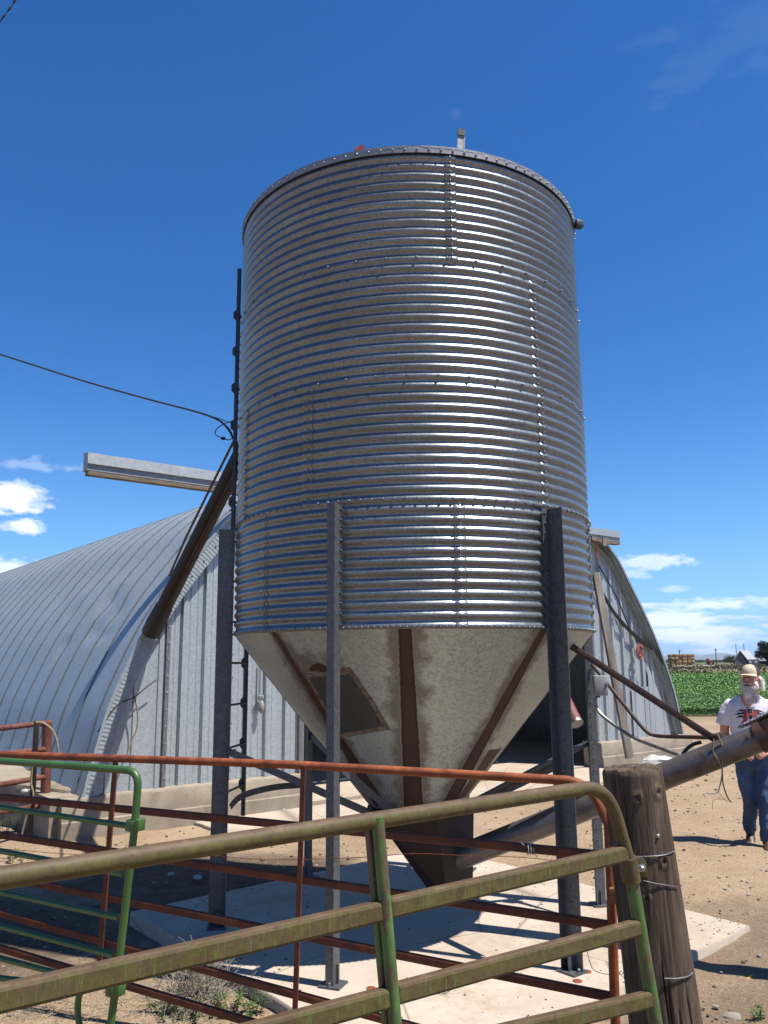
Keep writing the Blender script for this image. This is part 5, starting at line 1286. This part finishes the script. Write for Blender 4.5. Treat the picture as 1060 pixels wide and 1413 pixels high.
# ------------------------------------------------------------------ the man
def man():
    base = at(1046, 1172, 8.95); base = Vector((base.x, base.y, -.09)); yaw = -math.atan2(base.x, base.y)
    RZ_ = Matrix.Rotation(yaw, 3, 'Z')
    def W(x, y, z): return base+RZ_ @ Vector((x, y, z))   # x right in the photo, y away, z up
    P = thing('person', base, 'bearded man in cap, white printed t-shirt and blue jeans walking toward the bin', 'person')
    def meta(name, mb, mat, vox=.014, sm=6, parent=P, disp=0, dsc=.1):
        o = mb.build(name, mat, parent, sharp=None)
        rm = o.modifiers.new('r', 'REMESH'); rm.mode = 'VOXEL'; rm.voxel_size = vox; rm.use_smooth_shade = True
        s_ = o.modifiers.new('s', 'SMOOTH'); s_.iterations = sm; s_.factor = .5
        if disp:
            tx = bpy.data.textures.new(name, 'CLOUDS'); tx.noise_scale = dsc; d_ = o.modifiers.new('d', 'DISPLACE'); d_.texture = tx; d_.strength = disp; d_.mid_level = .5
        bpy.context.view_layer.update(); dg = bpy.context.evaluated_depsgraph_get(); me = bpy.data.meshes.new_from_object(o.evaluated_get(dg)); o.modifiers.clear(); o.data = me
        if not me.materials: me.materials.append(mat)
        me.polygons.foreach_set('use_smooth', [True]*len(me.polygons)); return o
    def caps(mb, pts, rs, seg=16):
        pts = cr([W(*p) for p in pts], 6); n = len(rs); R_ = []
        for i in range(len(pts)):
            t = i/(len(pts)-1)*(n-1); k = min(int(t), n-2); R_.append(rs[k]*(1-(t-k))+rs[k+1]*(t-k))
        mb.tube(pts, R_, seg); mb.ell(pts[0], R_[0]); mb.ell(pts[-1], R_[-1])
    skin = mottled('skin', (.80, .37, .27), (.95, .50, .37), 12, rough=.5)
    cx_ = .030       # torso centre offset
    hx, hz = .070, 1.695
    HR = RZ_ @ Matrix.Rotation(rad(-24), 3, 'Z')        # head turned to the photo's left
    def Hd(x, y, z): return W(hx, -.06, hz)+HR @ Vector((x, y, z))    # y<0 is the face
    # body: head, neck, arms, hands in one skin
    b = MB()
    b.ell(Hd(0, .005, .02), (.078, .098, .115), HR, 24, 16); b.ell(Hd(0, -.035, -.05), (.060, .062, .065), HR); b.ell(Hd(0, -.088, -.06), (.03, .025, .025), HR)
    b.ell(Hd(0, -.098, -.005), (.016, .026, .022), HR); b.ell(Hd(0, -.088, .018), (.012, .02, .03), HR)   # nose
    for s_ in (-1, 1): b.ell(Hd(s_*.079, .012, -.005), (.012, .022, .034), HR); b.ell(Hd(s_*.040, -.066, -.02), (.026, .026, .022), HR); b.ell(Hd(s_*.032, -.08, .036), (.026, .016, .010), HR)
    caps(b, [(hx+.005, -.03, 1.64), (hx+.0, .0, 1.54), (cx_, .01, 1.44)], [.060, .060, .060])
    # torso inside the clothes so that the body is one surface
    caps(b, [(cx_, .0, 1.46), (cx_, .0, 1.2), (cx_, .0, 1.0)], [.11, .13, .13])
    for sd, pts, rs in ((-1, [(cx_-.185, .01, 1.40), (cx_-.245, .01, 1.24), (cx_-.255, .02, 1.11), (cx_-.20, -.09, 1.02), (cx_-.12, -.19, .97)], [.042, .048, .044, .040, .029]),
                        (1, [(cx_+.185, .01, 1.40), (cx_+.26, .01, 1.24), (cx_+.275, .02, 1.12), (cx_+.22, -.10, 1.02), (cx_+.155, -.20, .985)], [.042, .048, .044, .040, .029])):
        caps(b, pts, rs, 14)
    # shoulders bridge
    caps(b, [(cx_-.18, .0, 1.39), (cx_, .01, 1.43), (cx_+.18, .0, 1.39)], [.045, .05, .045])
    # hands: palm and five separate bent fingers
    for sd, (wx, wy, wz), di in ((-1, (cx_-.12, -.19, .97), Vector((.75, -.55, -.35))), (1, (cx_+.155, -.20, .985), Vector((-.80, -.45, -.40)))):
        di.normalize(); sidev = di.cross(Vector((0, -1, .3))).normalized(); nrm = di.cross(sidev).normalized()
        w0 = Vector((wx, wy, wz)); palm = [w0+di*.02, w0+di*.055, w0+di*.085]
        for off in (-.022, -.008, .008, .022): caps(b, [tuple(p+sidev*off) for p in palm], [.014, .0155, .013], 8)
        for k, (off, L) in enumerate(((-.030, .058), (-.011, .070), (.010, .075), (.030, .066))):
            p0 = w0+di*.085+sidev*off; p1 = p0+di*L*.45+nrm*.004; p2 = p1+di*L*.22+nrm*L*.25; p3 = p2+nrm*L*.25+di*L*.05
            caps(b, [tuple(p0), tuple(p1), tuple(p2), tuple(p3)], [.0095, .009, .0085, .0075], 8)
        th = w0+di*.03+sidev*.028; caps(b, [tuple(th), tuple(th+sidev*.028+di*.022), tuple(th+sidev*.034+di*.052)], [.0125, .0105, .0085], 8)
    body = meta('body', b, skin, .0062, 2)
    # eyes
    for s_ in (-1, 1):
        e = MB(); e.ell(Hd(s_*.031, -.0815, .012), (.013, .010, .0065), HR, 12, 8); e.build('eye', M['paper'], body)
        e = MB(); e.ell(Hd(s_*.031, -.0885, .011), (.005, .005, .005), HR, 8, 6); e.build('iris', M['black'], body)
        e = MB(); e.ell(Hd(s_*.033, -.090, .034), (.022, .010, .006), HR, 10, 6); e.build('eyebrow', M['paper'], body)
    m_ = MB(); m_.ell(Hd(0, -.119, -.064), (.022, .006, .0045), HR, 12, 6); m_.build('mouth', mottled('lips', (.30, .11, .09), (.36, .15, .12), 10, rough=.6), body)
    # hair and beard: strands over a core
    hairm = mottled('white_hair', (1.05, 1.02, .97), (1.25, 1.22, 1.18), 40, (1, 1, .3), .85, bscale=120, bd=.004)
    hb = MB(); hb.ell(Hd(0, -.076, -.125), (.058, .046, .058), HR); hb.ell(Hd(0, -.085, -.165), (.046, .038, .062), HR); hb.ell(Hd(0, -.080, -.215), (.028, .026, .042), HR)
    for s_ in (-1, 1): hb.ell(Hd(s_*.064, -.030, -.072), (.018, .034, .045), HR); hb.ell(Hd(s_*.026, -.106, -.050), (.028, .014, .009), HR)
    beard = meta('beard', hb, hairm, .007, 2, disp=.012, dsc=.02)
    st = MB(); random.seed(11)
    for i in range(1500):
        u_ = random.uniform(-1, 1); v_ = random.random(); p = Vector((u_*(.078-.045*v_), -.070-.052*(1-u_*u_)*(1-.3*v_), -.072-.13*v_))
        L = random.uniform(.03, .065); pts = [p, p+Vector((u_*.010, -.004, -L*.5)), p+Vector((u_*.003+random.gauss(0, .006), random.gauss(0, .005), -L))]
        st.tube([Hd(*q) for q in pts], [.0016, .0013, .0006], 3, cap=False)
    st.build('beard_strands', hairm, beard)
    hr = MB(); hr.ell(Hd(0, .055, -.005), (.083, .060, .075), HR); hr.ell(Hd(.05, .055, -.06), (.045, .045, .045), HR); hr.ell(Hd(-.05, .055, -.055), (.04, .045, .042), HR); hr.ell(Hd(0, .075, -.06), (.06, .04, .05), HR)
    hair = meta('hair', hr, hairm, .008, 2, disp=.014, dsc=.025); st = MB()
    for i in range(700):
        a = random.uniform(-.4, math.pi+.4); p = Vector((math.cos(a)*.088, .03+math.sin(a)*.075, random.uniform(-.08, .02))); L = random.uniform(.02, .06)
        st.tube([Hd(*p), Hd(*(p*1.0+Vector((p.x*.25, p.y*.1, -L*.6)))), Hd(*(p+Vector((p.x*.3+random.gauss(0, .01), random.gauss(0, .01), -L))))], [.0016, .0013, .0006], 3, cap=False)
    st.build('hair_strands', hairm, hair)
    # cap
    tan = mottled('cap_tan', (.80, .64, .44), (.95, .80, .58), 30, rough=.9); dkc = mottled('cap_mesh', (.035, .03, .04), (.07, .06, .075), 60, rough=.9)
    def dome(ph0, ph1, mat, nm, par, R1=.099):
        mb = MB(); n1_, n2_ = 20, 12; vs = []
        for lay in (0, -.004):
            for i in range(n1_+1):
                a = ph0+(ph1-ph0)*i/n1_
                for j in range(n2_+1):
                    t = j/n2_*math.pi/2*.995; hgt = .102
                    v = Vector((math.sin(a)*(.090+lay)*math.cos(t)**.75, -math.cos(a)*(.110+lay)*math.cos(t)**.75+.006, .045+(hgt+lay)*math.sin(t))); vs.append(Hd(*v))
        k = (n1_+1)*(n2_+1); fs = [(i*(n2_+1)+j, (i+1)*(n2_+1)+j, (i+1)*(n2_+1)+j+1, i*(n2_+1)+j+1) for i in range(n1_) for j in range(n2_)]
        mb.add(vs, fs+[tuple(q+k for q in f[::-1]) for f in fs]); return mb.build(nm, mat, par, sharp=40)
    cap = dome(rad(-68), rad(68), tan, 'cap', P)
    dome(rad(68.5), rad(291.5), dkc, 'mesh_back', cap)
    mb = MB(); vs = []
    for lay in (0, -.004):
        for i in range(17):
            a = rad(-62+124*i/16)
            for j in range(7):
                f = j/6; ext = .078*f*(math.cos(a*.95)**.6 if abs(a) < 1.5 else 0); ra = .089+ext*.35; rb_ = .108+ext
                vs.append(Hd(math.sin(a)*ra*1.02, -math.cos(a)*rb_+.006, .050+lay-.12*ext-.016*f*(math.sin(a)**2)*1.5))
    k = 17*7; fs = [(i*7+j, (i+1)*7+j, (i+1)*7+j+1, i*7+j+1) for i in range(16) for j in range(6)]
    mb.add(vs, fs+[tuple(q+k for q in f[::-1]) for f in fs]); mb.build('brim', tan, cap, sharp=40)
    # shirt
    shm = mottled('white_cotton', (1.05, 1.03, 1.12), (1.2, 1.18, 1.26), 6, rough=.9, bscale=30, bd=.006)
    def rings(mb, R_, seg=36, closed=True):
        vs = []
        for (cx2, cy2, z, rx, ry) in R_:
            for k in range(seg):
                a = 2*math.pi*k/seg; c_, s_ = math.cos(a), math.sin(a); e = .82
                vs.append(W(cx2+rx*math.copysign(abs(c_)**e, c_), cy2+ry*math.copysign(abs(s_)**e, s_), z))
        n = len(R_); mb.add(vs, [(i*seg+k, i*seg+(k+1) % seg, (i+1)*seg+(k+1) % seg, (i+1)*seg+k) for i in range(n-1) for k in range(seg)]+[tuple(range(seg-1, -1, -1)), tuple((n-1)*seg+k for k in range(seg))])
    s = MB(); rings(s, [(cx_, .0, .925, .190, .135), (cx_, -.005, 1.0, .200, .150), (cx_, -.008, 1.10, .200, .155), (cx_, .0, 1.22, .200, .145), (cx_, .0, 1.33, .208, .135), (cx_, .005, 1.42, .210, .115), (cx_, .012, 1.475, .175, .092), (cx_, .014, 1.515, .115, .080), (cx_+.02, .016, 1.535, .075, .070)])
    for sg in (-1, 1):
        pts = [(cx_+sg*.15, .0, 1.44), (cx_+sg*.195, .0, 1.395), (cx_+sg*.240, .0, 1.31), (cx_+sg*.262, .005, 1.215)]
        caps(s, pts, [.075, .082, .080, .086]) if False else s.tube(cr([W(*p) for p in pts], 5), [.066+.0012*i for i in range(16)], 18)
    shirt = meta('shirt', s, shm, .011, 5, disp=.022, dsc=.10)
    cl = MB(); cl.tube([W(cx_+.025+.070*math.cos(a), .006+.066*math.sin(a), 1.530-.014*math.sin(-a)) for a in np.arange(0, 6.4, .25)], .008, 8, cap=False); cl.build('collar', shm, shirt)
    # printed emblem draped on the chest
    bv = BVHTree.FromPolygons([v.co.copy() for v in shirt.data.vertices], [tuple(p.vertices) for p in shirt.data.polygons]); og = origin(shirt)
    PS = 1.22
    def draped(shapes, name, mat, off):
        mb = MB(); st_ = .0055*PS
        def inside(x, z, poly):
            c = False; j = len(poly)-1
            for i in range(len(poly)):
                (xi, zi), (xj, zj) = poly[i], poly[j]
                if (zi > z) != (zj > z) and x < (xj-xi)*(z-zi)/(zj-zi)+xi: c = not c
                j = i
            return c
        for i in range(-26, 27):
            for j in range(-18, 19):
                x, z = i*st_, j*st_
                if not any(inside(x/PS, z/PS, p) for p in shapes): continue
                qs = []
                for dx, dz in ((-.5, -.5), (.5, -.5), (.5, .5), (-.5, .5)):
                    o_ = W(cx_+.005+x+dx*st_*1.02, -.6, 1.318+z+dz*st_*1.02)-og; h_ = bv.ray_cast(o_, RZ_ @ Vector((0, 1, 0)), 1.0)
                    if h_[0] is None: break
                    qs.append(h_[0]+og-RZ_ @ Vector((0, off, 0)))
                if len(qs) == 4: mb.add(qs, [(0, 1, 2, 3)])
        mb.build(name, mat, shirt, smooth=False)
    mir = lambda p: [(-x, z) for x, z in p]
    wing = [[(.028, .055), (.075, .050), (.115, .028), (.085, .036), (.040, .038)], [(.036, .030), (.090, .026), (.135, .004), (.095, .010), (.040, .014)], [(.042, .004), (.085, .004), (.115, -.020), (.078, -.012), (.042, -.012)],
            [(-.035, .062), (.035, .062), (.026, .072), (0, .064), (-.026, .072)], [(-.020, .056), (.020, .056), (.020, .020), (-.020, .020)], [(-.014, .002), (.014, .002), (.014, -.025), (-.014, -.025)], [(.034, .052), (.046, .052), (.046, -.018), (.034, -.018)]]
    draped(wing+[mir(p) for p in wing], 'dark_print', mottled('print_dark', (.02, .022, .03), (.05, .055, .065), 60, rough=.8), .0030)
    redp = [[(-.052, .050), (-.024, .050), (-.024, -.040), (-.058, -.040)], [(.024, .050), (.052, .050), (.058, -.040), (.024, -.040)], [(-.024, .020), (.024, .020), (.024, .002), (-.024, .002)], [(-.090, -.075), (-.060, -.040), (.058, -.036), (.070, -.052), (.02, -.056), (-.02, -.066), (-.05, -.062)]]
    draped(redp, 'red_print', mottled('print_red', (.55, .06, .05), (.66, .10, .08), 60, rough=.8), .0042)
    # jeans
    jm = NT('denim'); n_ = jm.noise(5, (1, 1, .6), 6, .6); c_ = jm.ramp(n_, [(.3, (.035, .075, .165)), (.55, (.065, .135, .28)), (.75, (.16, .26, .44))]); jm.set(c_, .9, 0, jm.noise(20, (1, 1, 1), 6), .5, .008)
    j = MB(); rings(j, [(cx_, .0, .78, .165, .12), (cx_, .0, .86, .178, .128), (cx_, .0, .94, .176, .126), (cx_, .0, .97, .172, .122)], 30)
    Lg = [(cx_-.085, .0, .83), (cx_-.085, -.01, .66), (cx_-.058, -.02, .48), (cx_-.085, .08, .27), (cx_-.095, .15, .145)]
    Rg = [(cx_+.085, .0, .83), (cx_+.085, -.05, .66), (cx_+.080, -.10, .46), (cx_+.070, -.12, .25), (cx_+.065, -.13, .085)]
    for pts in (Lg, Rg):
        q = cr([W(*p) for p in pts], 6); rr = np.interp(np.linspace(0, 4, len(q)), [0, 1, 2, 3, 4], [.100, .092, .076, .066, .066]); j.tube(q, list(rr), 20); j.ell(q[0], .1)
    jeans = meta('jeans', j, jm.m, .011, 4, disp=.028, dsc=.07)
    bl = MB(); vs = []
    bl.tube([W(cx_+.176*math.cos(a), .128*math.sin(a), .955) for a in np.arange(0, 6.4, .2)], .014, 6, cap=False); bl.build('belt', M['boot'], jeans)
    # boots
    bm2 = mottled('brown_boot', (.07, .035, .022), (.12, .06, .04), 15, rough=.5); sol = mottled('boot_sole', (.03, .022, .018), (.06, .05, .04), 20, rough=.9)
    for (ax_, ay_, az_), pit in (((cx_-.090, .16, .13), .42), ((cx_+.065, -.135, .085), 0.0)):
        Rf = RZ_ @ Matrix.Rotation(pit, 3, 'X'); A = W(ax_, ay_, az_)
        q = MB(); f = lambda x, y, z: A+Rf @ Vector((x, y, z))
        q.ell(f(0, .0, .0), (.050, .056, .075), Rf); q.ell(f(0, .03, -.045), (.042, .05, .04), Rf); q.ell(f(0, -.07, -.040), (.048, .085, .042), Rf); q.ell(f(0, -.135, -.050), (.050, .060, .034), Rf)
        bo = meta('boot', q, bm2, .009, 3); so = MB(); so.prism([f(.046*sx_, sy_, -.092) for sx_, sy_ in ((-.9, .07), (.9, .07), (.95, .0), (.85, -.05), (1.1, -.13), (.8, -.185), (0, -.2), (-.8, -.185), (-1.1, -.13), (-.85, -.05), (-.95, 0))], Rf @ Vector((0, 0, .018))); so.build('sole', sol, bo)
    return P
man()
